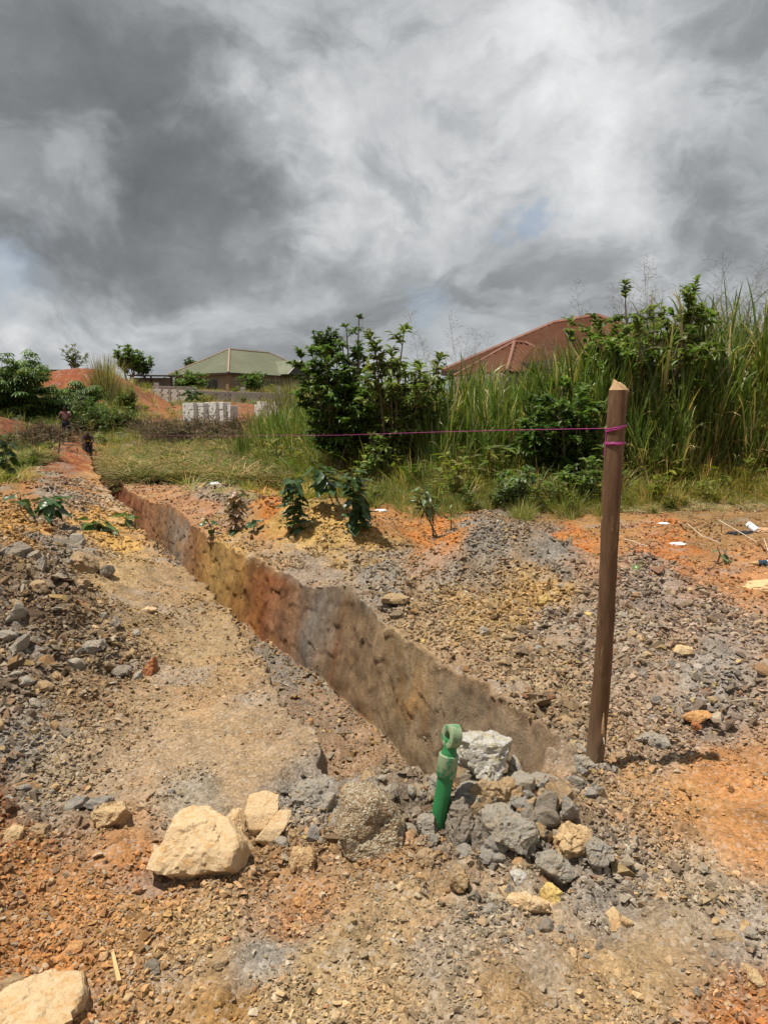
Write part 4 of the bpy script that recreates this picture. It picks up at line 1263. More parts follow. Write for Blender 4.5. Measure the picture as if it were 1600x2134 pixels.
def vary(c, a=.25, rr=random):
    k = 1 + rr.uniform(-a, a)
    return (c[0] * k * rr.uniform(.88, 1.15), c[1] * k, c[2] * k * rr.uniform(.8, 1.2))


def stalk_mesh(seed):
    """a cane grass stem of unit height with arching leaves"""
    rr = random.Random(seed)
    R = Ribbons()
    lean = Vector((rr.gauss(0, .09), rr.gauss(0, .09), 1)).normalized()
    R.strip((0, 0, 0), lean, .8, .0055, .03, vary(G2 if rr.random() < .7 else STRAW), 5, rr, taper=False)
    R.strip((0, 0, 0), lean, .8, .0055, .03, vary(G2), 5, rr, twist=.1, taper=False)
    n = rr.randint(7, 10)
    for k in range(n):
        t = .10 + .72 * (k + rr.random() * .7) / n
        az = rr.uniform(0, 6.28)
        out = rr.uniform(.10, .42)
        d = Vector((cos(az) * out, sin(az) * out, 1)) + lean * .3
        dead = rr.random() < (.5 if t < .3 else .09)
        col = vary(STRAW if dead else (G1, G2, G3)[rr.randrange(3)], .3, rr)
        R.strip(lean * (t * .8), d, rr.uniform(.28, .48), rr.uniform(.012, .022), rr.uniform(.3, 2.1) + (1.2 if dead else 0), col, 7, rr, rr.uniform(-1.2, 1.2))
    return R.mesh('grass_stalk')


def tuft_mesh(seed, n=26, green=.75, spread=.5, wid=.012, droop=(.3, 1.6)):
    rr = random.Random(seed)
    R = Ribbons()
    for k in range(n):
        az = rr.uniform(0, 6.28)
        out = abs(rr.gauss(0, spread))
        rad = rr.uniform(0, .22)
        col = vary((G1, G2, G3)[rr.randrange(3)] if rr.random() < green else STRAW, .3, rr)
        R.strip((cos(az) * rad, sin(az) * rad, -.02), (cos(az) * out, sin(az) * out, 1), rr.uniform(.5, 1.0), wid * rr.uniform(.7, 1.5), rr.uniform(*droop), col, 4, rr, rr.uniform(-1, 1))
    return R.mesh('grass_tuft')


def litter_mesh(seed, n=22):
    """cut, flattened dry grass"""
    rr = random.Random(seed)
    R = Ribbons()
    for k in range(n):
        az = rr.uniform(0, 6.28)
        rad = rr.uniform(0, .5)
        a2 = rr.uniform(0, 6.28)
        col = vary(STRAW if rr.random() < .66 else G3, .35, rr)
        R.strip((cos(az) * rad, sin(az) * rad, rr.uniform(0, .12)), (cos(a2), sin(a2), rr.uniform(0, .6)), rr.uniform(.3, .8), .03 * rr.uniform(.5, 1.3), rr.uniform(.4, 1.5), col, 4, rr, rr.uniform(-1, 1))
    return R.mesh('cut_grass')


def panicle_mesh(seed):
    rr = random.Random(seed)
    R = Ribbons()
    col = (.20, .17, .12)
    lean = Vector((rr.gauss(0, .13), rr.gauss(0, .1), 1)).normalized()
    pts = []
    q, d = Vector((0, 0, 0)), lean.copy()
    for i in range(13):
        pts.append(q.copy())
        q = q + d / 12
        d = (d + Vector((rr.gauss(0, .02) + lean.x * .06, rr.gauss(0, .02), -.01))).normalized()
    m = MB()
    m.tube(pts, [.0011 - .0007 * i / 12 for i in range(13)], 3, False)
    for k in range(24):
        t = .70 + .29 * k / 24
        i = min(int(t * 12), 11)
        p = pts[i].lerp(pts[i + 1], t * 12 - i)
        az = rr.uniform(0, 6.28)
        dd = Vector((cos(az), sin(az), rr.uniform(.5, 1.4))).normalized()
        L = rr.uniform(.05, .13) * (1.2 - (t - .7) * 2)
        e = p + dd * L + Vector((0, 0, -L * .15))
        m.tube([p, p.lerp(e, .5) + Vector((0, 0, L * .05)), e], [.0004, .00035, .0003], 3, False)
        for j in range(3):
            pp = p.lerp(e, rr.uniform(.4, 1))
            d2 = Vector((rr.gauss(0, 1), rr.gauss(0, 1), rr.gauss(.3, .6))).normalized() * L * .3
            m.tube([pp, pp + d2], [.0003, .00055], 3, False)
    me = m.mesh('seed_stem')
    at = me.attributes['col']
    at.data.foreach_set('color', np.tile([*col, 1], len(m.v)).astype(np.float32))
    return me


STALKS = variant_collection('stalk_shapes', [stalk_mesh(300 + k) for k in range(14)], GRASS)
def leafy_mesh(seed):
    rr = random.Random(seed)
    R = Ribbons()
    for k in range(7):
        az = rr.uniform(0, 6.28)
        e = Vector((cos(az) * rr.uniform(.05, .35), sin(az) * rr.uniform(.05, .35), rr.uniform(.5, 1)))
        R.strip((0, 0, -.02), e, e.length, .014, .05, vary((.16, .11, .06), .3, rr), 3, rr, taper=False)
        for j in range(9):
            p = e * rr.uniform(.25, 1)
            a2 = rr.uniform(0, 6.28)
            R.leaf(p, Vector((cos(a2), sin(a2), rr.uniform(-.4, .7))), (0, 0, 1), rr.uniform(.14, .30), rr.uniform(.05, .11), vary((G1, G2, (.11, .13, .07))[rr.randrange(3)], .3, rr), .08)
    return R.mesh('leafy_weed')


TUFTS = variant_collection('tuft_shapes', [tuft_mesh(330 + k, 26, .62 if k % 2 else .85) for k in range(8)] + [leafy_mesh(390 + k) for k in range(6)], GRASS)
LITTER = variant_collection('litter_shapes', [litter_mesh(350 + k) for k in range(8)], DRY)
SEEDS = variant_collection('seed_shapes', [panicle_mesh(370 + k) for k in range(8)], DRY)


def gpx(px, py):
    r = ray_dir(px, py)
    t = (0 - EYE) / r.z
    return r.x * t, r.y * t


FRONT = [(520, 958), (560, 975), (640, 995), (720, 1012), (900, 1026), (1100, 1030), (1300, 1030), (1600, 1026), (1900, 1024)]
TALL = [(520, 1.4), (560, 1.8), (640, 2.1), (750, 2.2), (900, 2.5), (1050, 2.55), (1150, 2.85), (1230, 3.0), (1330, 3.4), (1600, 3.75), (1900, 3.8)]


def grass_front(px):
    py = np.interp(px, [a for a, b in FRONT], [b for a, b in FRONT])
    pts = np.array([gpx(a, b) for a, b in zip(np.atleast_1d(px), np.atleast_1d(py))])
    return pts


def tall_grass():
    n = 7200
    px = RNG.uniform(525, 1900, n)
    fr = grass_front(px)
    D = np.hypot(fr[:, 0], fr[:, 1])
    dep = RNG.random(n) ** 1.5 * 6.5
    dep = dep + 0.5 * fbm(px * .02, px * 0, octv=2, seed=130)
    k = 1 + dep / D
    x, y = fr[:, 0] * k, fr[:, 1] * k
    hgt = np.interp(px, [a for a, b in TALL], [b for a, b in TALL])
    hgt = hgt * (0.80 + .18 * fbm(x * 1.1, y * 1.1, octv=2, seed=131) + RNG.uniform(-.22, .18, n)) / .92
    hgt *= np.clip(.55 + dep * .5, .5, 1)
    clump = fbm(x * 1.5, y * 1.5, octv=2, seed=132)
    keep = clump > -.55
    x, y, hgt, px = x[keep], y[keep], hgt[keep], px[keep]
    n = len(x)
    z = smooth_h(x, y)
    rot = np.c_[RNG.normal(0, .10, n), RNG.normal(0, .10, n), RNG.uniform(0, 6.28, n)]
    tone = RNG.uniform(.7, 1.25, (n, 1)) * np.array([[1.0, 1.0, 1.0]])
    yel = np.clip(fbm(x * .8, y * .8, octv=2, seed=133) * .5 + .1, 0, .5)[:, None]
    tone = tone * (1 - yel) + tone * np.array([[1.45, 1.15, .85]]) * yel
    scatter('tall_grass', 'dense stand of tall green cane grass behind the orange path', np.c_[x, y, z - .03], rot, np.c_[hgt, hgt, hgt] * np.c_[np.full(n, 1.0), np.full(n, 1.0), np.full(n, 1.0)], RNG.integers(0, 14, n), tone, STALKS)
    # seed heads standing above
    n = 95
    px = np.concatenate([RNG.uniform(1240, 1800, 62), RNG.uniform(780, 1240, 33)])
    fr = grass_front(px)
    D = np.hypot(fr[:, 0], fr[:, 1])
    k = 1 + RNG.uniform(.3, 4, n) / D
    x, y = fr[:, 0] * k, fr[:, 1] * k
    hgt = np.where(px > 1240, RNG.uniform(3.6, 5.0, n), RNG.uniform(2.8, 3.7, n))
    scatter('seeding_grass', 'tall thin grass stems with open airy seed heads against the sky', np.c_[x, y, smooth_h(x, y)], np.c_[RNG.normal(0, .07, n), RNG.normal(.0, .12, n), RNG.uniform(0, 6.28, n)],
            np.c_[hgt, hgt, hgt], RNG.integers(0, 8, n), np.ones((n, 3)), SEEDS)
    # short grass in front of it
    n = 9500
    px = RNG.uniform(500, 1900, n)
    fr = grass_front(px)
    D = np.hypot(fr[:, 0], fr[:, 1])
    off = RNG.uniform(-4.6, 1.5, n)
    lim = np.interp(px, [500, 640, 760, 900, 1250, 1420, 1600, 1900], [-1.2, -3.8, -3.5, -3.3, -3.0, -2.6, -2.5, -2.5]) + .7 * fbm(px * .04, px * 0, octv=3, seed=134)
    patch = fbm(px * .022, off * 1.3, octv=3, seed=135)
    keep = (off > lim) & (patch > -.42)
    k = (1 + off / D)[keep]
    x, y, px, off = fr[keep, 0] * k, fr[keep, 1] * k, px[keep], off[keep]
    n = len(x)
    size = RNG.uniform(.16, .55, n) * np.clip(.45 + (off - lim[keep]) * .30, .35, 1.4) * (1 + .6 * patch[keep])
    dry = np.clip(np.interp(px, [500, 1200, 1400, 1900], [.2, .25, .6, .7]) + RNG.normal(0, .2, n), 0, 1)[:, None]
    tone = RNG.uniform(.75, 1.3, (n, 1)) * ((1 - dry) * np.array([[.80, .86, .80]]) + dry * np.array([[1.6, 1.1, 1.0]])) * .85
    scatter('short_grass', 'ankle to knee high grass and weeds along the orange path', np.c_[x, y, smooth_h(x, y)], np.c_[RNG.normal(0, .12, (n, 2)), RNG.uniform(0, 6.28, n)],
            np.c_[size * 1.5, size * 1.5, size * RNG.uniform(.7, 1.3, n)], np.where(RNG.random(n) < .07, RNG.integers(8, 14, n), RNG.integers(0, 8, n)), tone, TUFTS)
    # dry litter at the foot of the grass on the right
    n = 900
    px = RNG.uniform(1150, 1900, n)
    fr = grass_front(px)
    D = np.hypot(fr[:, 0], fr[:, 1])
    k = 1 + RNG.uniform(-3.0, .8, n) / D
    x, y = fr[:, 0] * k, fr[:, 1] * k
    size = RNG.uniform(.2, .55, n)
    scatter('straw_litter', 'dry straw fallen at the foot of the tall grass', np.c_[x, y, smooth_h(x, y)], np.c_[RNG.normal(0, .1, (n, 2)), RNG.uniform(0, 6.28, n)], np.c_[size, size, size * .6],
            RNG.integers(0, 8, n), RNG.uniform(.6, 1.1, (n, 1)) * np.ones((1, 3)), LITTER)


tall_grass()


def far_cover():
    # grass where the ground is green, beyond the near field
    n = 56000
    th = RNG.uniform(-.92, .30, n)
    D = np.exp(RNG.uniform(math.log(13), math.log(105), n))
    x, y = D * np.sin(th), D * np.cos(th)
    h = smooth_h(x, y)
    z = zone(x, y, h)
    s, u = su(x, y)
    corr = (u > edge_l(s) - .9) & (u < edge_r(s) + .15) & (s < 49)
    red = fbm(x * .25, y * .25, octv=2, seed=141)
    mown = (D < 34) & (th > -.37) & (th < -.10)
    keep = (RNG.random(n) < (z[:, 5] * 1.1 - .25) * np.where(mown, .3, 1)) & ~corr
    x, y, h, D, th = x[keep], y[keep], h[keep], D[keep], th[keep]
    n = len(x)
    size = RNG.uniform(.25, .6, n) * np.interp(D, [13, 28, 45, 80], [.9, .8, 1.3, 1.9])
    wide = 1.8
    cut = (D < 36)
    dry = np.clip(.35 + .5 * fbm(x * .5, y * .5, octv=2, seed=142) + cut * .15, 0, 1)[:, None]
    tone = RNG.uniform(.6, 1.05, (n, 1)) * ((1 - dry) * np.array([[.9, .95, .9]]) + dry * np.array([[1.9, 1.4, 1.2]]))
    scatter('field_grass', 'rough grass covering the slope beyond the trench', np.c_[x, y, h], np.c_[RNG.normal(0, .2, (n, 2)), RNG.uniform(0, 6.28, n)],
            np.c_[size * wide, size * wide, size * np.where(cut, .6, 1.0)], np.where(RNG.random(n) < .07, RNG.integers(8, 14, n), RNG.integers(0, 8, n)), tone, TUFTS)
    # mown grass lying right of the trench
    n = 8500
    px = RNG.uniform(235, 640, n); py = RNG.uniform(928, 1022, n)
    lo = np.interp(px, [235, 300, 420, 560, 640], [990, 1008, 1005, 1012, 1020])
    pts = np.array([gpx(a, b) for a, b in zip(px, np.minimum(py, lo))])
    x, y = pts[:, 0], pts[:, 1]
    s, u = su(x, y)
    keep = (u > edge_r(s) + .25)
    x, y = x[keep], y[keep]
    n = len(x)
    size = RNG.uniform(.4, 1.1, n)
    g = RNG.random((n, 1)) < .3
    tone = RNG.uniform(.6, 1.15, (n, 1)) * np.where(g, np.array([[.42, .62, .38]]), np.array([[1.0, .88, .80]])) * (.85 + .5 * fbm(x * 1.2, y * 1.2, octv=2, seed=150))[:, None]
    scatter('cut_grass', 'mown grass lying in swathes right of the trench', np.c_[x, y, smooth_h(x, y)], np.c_[RNG.normal(0, .15, (n, 2)), RNG.uniform(0, 6.28, n)], np.c_[size, size, size * .7], RNG.integers(0, 8, n), tone, LITTER)
    # same on the left
    n = 1600
    px = RNG.uniform(-60, 215, n); py = RNG.uniform(915, 985, n)
    lo = np.interp(px, [-60, 60, 130, 215], [985, 972, 945, 925])
    pts = np.array([ray_ground(a, b)[:2] for a, b in zip(px, np.minimum(py, lo))])
    x, y = pts[:, 0], pts[:, 1]
    s, u = su(x, y)
    keep = u < edge_l(s) - 1.0
    x, y = x[keep], y[keep]
    n = len(x)
    size = RNG.uniform(.3, .7, n)
    g = RNG.random((n, 1)) < .45
    tone = RNG.uniform(.45, .95, (n, 1)) * np.where(g, np.array([[.5, .75, .45]]), np.array([[1, .92, .85]]))
    scatter('cut_grass', 'mown grass and weeds lying left of the trench', np.c_[x, y, smooth_h(x, y)], np.c_[RNG.normal(0, .15, (n, 2)), RNG.uniform(0, 6.28, n)], np.c_[size, size, size * .8], RNG.integers(0, 8, n), tone, LITTER)


far_cover()


def brush_meshes():
    out = []
    for k in range(6):
        rr = random.Random(400 + k)
        m = MB()
        for j in range(10):
            p = Vector((rr.gauss(0, .3), rr.gauss(0, .3), rr.uniform(0, .25)))
            d = Vector((rr.gauss(0, 1), rr.gauss(0, 1), rr.gauss(.25, .5))).normalized()
            L = rr.uniform(.3, .9)
            e = p + d * L
            m.tube([p, p.lerp(e, .5) + Vector((rr.gauss(0, .04), rr.gauss(0, .04), rr.gauss(0, .04))), e], [.016, .012, .006], 4, False, vary((.17, .125, .09), .4, rr))
        R = Ribbons()
        for j in range(26):
            p = (rr.gauss(0, .35), rr.gauss(0, .35), rr.uniform(0, .4))
            d = Vector((rr.gauss(0, 1), rr.gauss(0, 1), rr.gauss(0, .5)))
            R.strip(p, d, rr.uniform(.15, .4), .05, 1.0, vary((.20, .145, .09) if rr.random() < .7 else (.09, .10, .035), .4, rr), 3, rr, rr.uniform(-1, 1))
        m.f += [tuple(len(m.v) + i for i in f) for f in R.f]
        m.v += R.v
        m.c += R.c
        out.append(m.mesh('brush'))
    return out


BRUSH = variant_collection('brush_shapes', brush_meshes(), DRY)


def brush_pile(label, pxs, n, size=(.6, 1.2), dark=.8):
    pts = []
    rr = random.Random(len(label))
    for k in range(n):
        cx, cy, sx_, sy_ = rr.choice(pxs)
        px, py = rr.gauss(cx, sx_), rr.gauss(cy, sy_)
        x, y, z = ray_ground(px, py)
        pts.append((x, y, z + max(0, rr.gauss(.15, .2))))
    pts = np.array(pts)
    sz = RNG.uniform(*size, n)
    scatter('brush_pile', label, pts, np.c_[RNG.normal(0, .4, (n, 2)), RNG.uniform(0, 6.28, n)], np.c_[sz, sz, sz * .8], RNG.integers(0, 6, n), RNG.uniform(.6, 1.3, (n, 1)) * np.ones((1, 3)) * dark, BRUSH)


brush_pile('dark heap of cut brushwood in front of the block stacks', [(345, 915, 30, 9), (400, 912, 35, 8), (470, 908, 35, 7), (300, 905, 20, 8)], 330)
brush_pile('grey dead brushwood on the bank at the left edge', [(60, 925, 35, 8), (110, 915, 20, 6)], 120, (.5, .9), .9)


# ------------------------------------------------------------------ bushes and trees
def shrub(name, label, cat, base, height, width, seed, leaf=.10, cols=(G1, G2), stems=7, twigs=9, per=11, dense=1.0, palmate=False, trunk=None, flat=.6, group=None, droop=.25, aspect=.42, low=.25, parts=('foliage', 'stem'), inner=True):
    rr = random.Random(seed)
    stems, twigs, per = int(stems * 1.3), int(twigs * 1.35), int(per * 1.5 * dense)
    root = empty(name, base)
    tag(root, label, cat, group)
    R, m = Ribbons(), MB()
    nodes = []
    if trunk:
        pts = [Vector((0, 0, -.1)), Vector((rr.gauss(0, .03) * height, rr.gauss(0, .03) * height, trunk * .5)), Vector((rr.gauss(0, .05) * height, rr.gauss(0, .05) * height, trunk))]
        m.tube(pts, [height * .03, height * .024, height * .018], 6, False)
        org = pts[-1]
    else:
        org = Vector((0, 0, -.05))
    hh = height - org.z
    for k in range(stems):
        az = 6.28 * (k + rr.uniform(-.3, .3)) / stems
        rad = width * .5 * sqrt(rr.uniform(.05, 1.0))
        top = org + Vector((cos(az) * rad, sin(az) * rad, hh * (1 - flat * (rad / (width * .5)) ** 2 * rr.uniform(.5, 1.1)) * rr.uniform(.8, 1.0)))
        o2 = org + Vector((rr.gauss(0, .05) * width, rr.gauss(0, .05) * width, 0)) if not trunk else org
        c1 = o2.lerp(top, .5) + Vector((rr.gauss(0, .05) * width, rr.gauss(0, .05) * width, hh * .08))
        path = [o2.lerp(c1, t).lerp(c1.lerp(top, t), t) for t in (0, .25, .5, .75, 1)]
        m.tube(path, [height * .011, height * .009, height * .007, height * .005, height * .003], 5, False)
        for j in range(twigs):
            t = low + (1 - low) * (j + rr.random()) / twigs
            i = min(int(t * 4), 3)
            p = path[i].lerp(path[i + 1], t * 4 - i)
            a2 = rr.uniform(0, 6.28)
            tl = max(width, height * .35) * rr.uniform(.10, .26) * (.85 + .25 * t)
            d = Vector((cos(a2), sin(a2), rr.uniform(-.15, .8))).normalized()
            if j == twigs - 1: d, p, tl = Vector((rr.gauss(0, .3), rr.gauss(0, .3), 1)).normalized(), path[-1], width * .12
            q = p + d * tl
            m.tube([p, p.lerp(q, .5) + Vector((0, 0, tl * .06)), q], [height * .0035, height * .0025, height * .0012], 3, False)
            tone = rr.uniform(.6, 1.25)
            for l in range(per):
                f = .15 + .85 * (l + rr.random()) / per
                pp = p.lerp(q, f)
                a3 = rr.uniform(0, 6.28)
                ld = (d * .7 + Vector((cos(a3), sin(a3), rr.uniform(-.5, .5)))).normalized()
                cc = vary(cols[rr.randrange(len(cols))], .22, rr)
                cc = tuple(v * tone for v in cc)
                L = leaf * rr.uniform(.65, 1.25)
                if palmate:
                    pet = pp + ld * L * .7
                    nn_ = rr.randint(5, 7)
                    e1 = Vector((ld.x, ld.y, 0)).normalized() if abs(ld.x) + abs(ld.y) > .01 else Vector((1, 0, 0))
                    e2 = Vector((-e1.y, e1.x, 0))
                    for g in range(nn_):
                        an = -2.1 + 4.2 * g / (nn_ - 1)
                        R.leaf(pet, e1 * cos(an) + e2 * sin(an) + Vector((0, 0, -.35)), (0, 0, 1), L, L * .26, cc, droop)
                else:
                    R.leaf(pp, ld, Vector((rr.gauss(0, .3), rr.gauss(0, .3), 1)), L, L * aspect, cc, droop * rr.uniform(.2, 1.8))
    link(parts[0], R.mesh(parts[0]), LEAF, root)
    m.build(parts[1], BARK, root, smooth=True)
    return root


def at(px, d, dz=0.0):
    x = (px - 800) / FPX * d * 1.0
    # small correction for pitch: forward depth of a point at eye level
    x = (px - 800) / FPX * (d * cos(PITCH) + 0.05)
    return Vector((x, d, float(smooth_h(np.array([x]), np.array([d]))[0]) + dz))


D1, D2 = (.060, .105, .024), (.088, .138, .030)
shrub('bush', 'tall leafy bush with a spire top, left of two in the grass', 'bush', at(700, 15.6), 3.15, 1.9, 21, .13 * 1.15, (G1, D2, D1), 11, 13, 13, flat=.5, dense=1.9)
shrub('bush', 'spire of dark leaves rising from the left leafy bush', 'bush', at(738, 16.0), 3.60, .55, 22, .13, (D2, D1), 4, 12, 12, flat=.3)
shrub('bush', 'open leafy bush with drooping leaves, right of two in the grass', 'bush', at(830, 15.1), 3.3, 1.9, 23, .17 * 1.15, (G2, G3, (.15, .17, .05)), 10, 11, 10, flat=.45, aspect=.34, dense=1.9)
shrub('bush', 'dark broadleaved bush in front of tall grass near the twine', 'bush', at(1165, 13.9), 2.25, 1.7, 24, .16, (D1, D2, D1), 12, 13, 11, flat=.6, aspect=.4, low=.1, dense=1.5)
shrub('bush', 'low bright green bush right of dark bush behind the post', 'bush', at(1225, 13.6), 1.55, 1.0, 25, .14, (G2, D2), 8, 9, 10, aspect=.35, low=.1)
shrub('bush', 'creeper covered bush under the seed heads at upper right', 'bush', at(1345, 15.3), 4.1, 3.3, 26, .15, (G2, G1, G3), 14, 13, 13, flat=.45, aspect=.6, low=.3, dense=1.7)
shrub('bush', 'thin dark sapling with feathery leaves below red roof', 'bush', at(1100, 14.6), 2.35, .8, 27, .11, (D1, D2), 5, 12, 10, aspect=.28)
shrub('bush', 'light green bush top in front of the red roof', 'bush', at(1165, 16.5), 2.85, 1.1, 28, .15, (G3, G2), 6, 8, 9, aspect=.55)
shrub('bush', 'low grey green weed bush at the grass edge left of the post', 'bush', at(1080, 11.6), .72, .8, 29, .12, ((.13, .16, .085), G1), 6, 6, 8, aspect=.38)
shrub('bush', 'low weed bush with pale leaves directly left of the post', 'bush', at(1215, 11.9), .85, .75, 30, .12, ((.12, .15, .07), D2), 6, 6, 8, aspect=.4)
shrub('bush', 'young light green weed among grass under the twine', 'bush', at(780, 14.3), 1.15, .6, 31, .14, (G2, G3), 5, 6, 9, aspect=.4)
# slope on the left
shrub('cassava_bush', 'large dark cassava bush at the left edge of the slope', 'bush', at(25, 40.5), 3.9, 4.8, 32, .34, (D1, D2, D1), 15, 10, 7, palmate=True, flat=.4, low=.1)
shrub('cassava_bush', 'spreading cassava bush right of the large one on the left slope', 'bush', at(88, 42.5), 2.9, 3.4, 33, .34, (D2, D1), 12, 9, 7, palmate=True, flat=.5, low=.1)
shrub('cassava_bush', 'round green cassava bush against the red earth mound', 'bush', at(176, 54), 2.7, 2.2, 34, .34, (D2, (.085, .13, .04)), 9, 9, 7, palmate=True, flat=.5, low=.2)
for k, (px, d, h, wd, lb, cs) in enumerate([(215, 49.5, 2.3, 4.0, 'dark green thicket behind the two people', (D1, D2)), (150, 49, 2.6, 4.0, 'shadowy thicket behind the standing person', (D1, (.06, .08, .025))),
                                            (258, 50, 1.4, 2.4, 'yellowish bush at the foot of the red mound', ((.11, .12, .03), G2)), (272, 57, 2.0, 1.2, 'narrow reedy bush left of the block wall', ((.10, .11, .035), G2)),
                                            (60, 45, 2.2, 5, 'low dark thicket under the cassava bushes', (D1, (.05, .07, .02)))]):
    shrub('bush', lb, 'bush', at(px, d), h, wd, 40 + k, .22, cs, 11, 9, 9, aspect=.3, low=.05)
shrub('bush', 'rounded green bush before the left eave of the green roof', 'bush', at(396, 86), 2.2, 4.6, 50, .4, (D2, D1), 10, 8, 9, aspect=.5, low=.1)
shrub('bush', 'banana like bush in front of the green roofed house', 'bush', at(530, 87), 2.2, 3.0, 51, .75, (D2, D1), 7, 5, 5, aspect=.3)
TG = 'small trees on the skyline left of the green roof'
shrub('tree', 'broad leafed tree on the skyline beside the dry grass tuft', 'tree', at(268, 76), 4.6, 2.2, 52, .5, (D1, D2), 6, 6, 7, trunk=1.3, parts=('crown', 'trunk'), group=TG)
shrub('tree', 'layered tree on the skyline, tallest left of green roof', 'tree', at(288, 80), 4.9, 2.6, 53, .55, (D1, D2), 6, 6, 7, trunk=1.3, parts=('crown', 'trunk'), group=TG)
shrub('tree', 'thin pointed tree on the skyline nearest the green roof', 'tree', at(310, 82), 4.2, 2.0, 54, .5, (D1, D2), 5, 6, 7, trunk=1.3, parts=('crown', 'trunk'), group=TG)
shrub('tree', 'sparse scrubby tree on the red mound by the low building', 'tree', at(160, 68), 2.4, 2.6, 55, .25, ((.10, .11, .04), D2), 8, 7, 7, parts=('crown', 'trunk'))
shrub('tree', 'small round tree showing over the left end of green roof', 'tree', at(405, 104), 4.5, 1.6, 56, .4, (D1, D1), 6, 6, 8, trunk=2.4, parts=('crown', 'trunk'))
shrub('tree', 'dark round distant tree behind the spire topped bush', 'tree', at(672, 55), 6.1, 2.6, 57, .3, (D1, (.055, .085, .03)), 10, 9, 11, trunk=3.4, flat=.4, parts=('crown', 'trunk'))
shrub('tree', 'tiny distant tree beside the left end of red roof', 'tree', at(945, 70), 3.6, 1.9, 58, .35, (D1, D2), 6, 6, 9, trunk=1.6, flat=.4, parts=('crown', 'trunk'))


def reed_clump(label, px, d, h, n, spread, seed, tones):
    """dry tall grass clump: one thing"""
    rr = random.Random(seed)
    R = Ribbons()
    for k in range(n):
        az = rr.uniform(0, 6.28)
        out = abs(rr.gauss(0, .28))
        rad = rr.uniform(0, spread)
        R.strip((cos(az) * rad, sin(az) * rad, -.1), (cos(az) * out, sin(az) * out, 1), h * rr.uniform(.55, 1.0), .05 * rr.uniform(.7, 1.4), rr.uniform(.1, .9), vary(rr.choice(tones), .3, rr), 6, rr, rr.uniform(-1, 1))
    o = link('grass_clump', R.mesh('grass_clump'), LEAF, None, at(px, d))
    tag(o, label, 'grass clump')


reed_clump('tall dry grass clump standing on the red mound', 222, 60, 4.0, 420, .9, 61, [(.24, .19, .09), (.14, .14, .05), (.30, .25, .14)])
reed_clump('short dry grass clump at the right foot of the red mound', 258, 58, 2.6, 260, .9, 62, [(.24, .19, .09), (.14, .14, .05), (.11, .13, .04)])
reed_clump('green yellow grass clump in front of the block stacks', 512, 25.0, 1.3, 160, .5, 63, [G2, G3, (.26, .22, .11)])
reed_clump('dry grass clump left of the spire topped bush', 612, 40, 3.2, 320, 1.6, 64, [(.24, .20, .11), (.16, .15, .07)])

# ------------------------------------------------------------------ near weeds: every leaf its own piece
WEEDLEAF = leaf_mat('weed_leaf', (1, 1, 1), .22, .25, .36, False, .5)


def broad_leaf(seed, col):
    rr = random.Random(seed)
    v, f, c = [], [], []
    n = 8
    for i in range(n + 1):
        t = i / n
        wd = .30 * sin(pi * min(1, t ** .75)) ** .8 + .004
        x = t
        zc = -.30 * t * t + .05 * sin(t * 9)
        wav = .02 * sin(t * 22 + seed)
        v += [(x, -wd, zc + wd * .22 + wav), (x, -wd * .5, zc + wd * .04), (x, 0, zc - .012), (x, wd * .5, zc + wd * .04), (x, wd, zc + wd * .22 - wav)]
        c += [col, col, tuple(q * 1.35 for q in col), col, col]
    f = [(i * 5 + j, i * 5 + j + 1, (i + 1) * 5 + j + 1, (i + 1) * 5 + j) for i in range(n) for j in range(4)]
    me = bpy.data.meshes.new('leaf')
    me.from_pydata(v, [], f)
    at_ = me.attributes.new('col', 'FLOAT_COLOR', 'POINT')
    at_.data.foreach_set('color', np.c_[np.array(c), np.ones(len(c))].astype(np.float32).ravel())
    me.polygons.foreach_set('use_smooth', [True] * len(f))
    me.materials.append(WEEDLEAF)
    me.update()
    return me


LV = {'dark': [broad_leaf(k, vary((.050, .090, .026), .25)) for k in range(4)], 'green': [broad_leaf(10 + k, vary((.085, .125, .03), .2)) for k in range(4)],
      'dry': [broad_leaf(20 + k, vary((.26, .18, .10), .2)) for k in range(4)], 'pale': [broad_leaf(30 + k, vary((.12, .16, .07), .2)) for k in range(4)]}


def weed(label, base, height, nleaf, size, seed, tone='dark', spread=.35, lean=(0, 0), nst=1, dry=0.0, low=.25, up=.2, narrow=1.0):
    rr = random.Random(seed)
    nleaf = int(nleaf * 1.7) if nleaf > 9 else nleaf
    size *= 1.2
    root = empty('weed', base)
    tag(root, label, 'weed')
    for k in range(nst):
        m = MB()
        e = Vector((lean[0] * height + rr.gauss(0, spread) * height * (.35 if nst > 1 else .1), lean[1] * height, height * rr.uniform(.75, 1) if k else height))
        path = [Vector((rr.gauss(0, .02), rr.gauss(0, .02), -.04)), e * .5 + Vector((rr.gauss(0, .03), 0, 0)), e]
        m.tube(path, [.009, .007, .004], 6, False)
        m.build('stem', BARK, root, smooth=True)
        cnt = max(1, nleaf // nst)
        for j in range(cnt):
            t = low + (1 - low) * (j + rr.random() * .6) / cnt
            p = path[0].lerp(path[1], t * 2) if t < .5 else path[1].lerp(path[2], t * 2 - 1)
            az = j * 2.4 + rr.uniform(-.5, .5)
            kind = 'dry' if rr.random() < dry else tone
            s = size * rr.uniform(.65, 1.15)
            o = link('leaf', rr.choice(LV[kind]), None, root)
            pit = rr.uniform(-.1, 1.25) - up * 2
            o.location = p + Vector((cos(az), sin(az), 0)) * s * spread * .35
            o.rotation_euler = Euler((rr.gauss(0, .25), pit if pit > -.7 else -.7, az), 'XYZ')
            o.scale = (s, s * rr.uniform(.9, 1.2) * narrow, s)
    return root


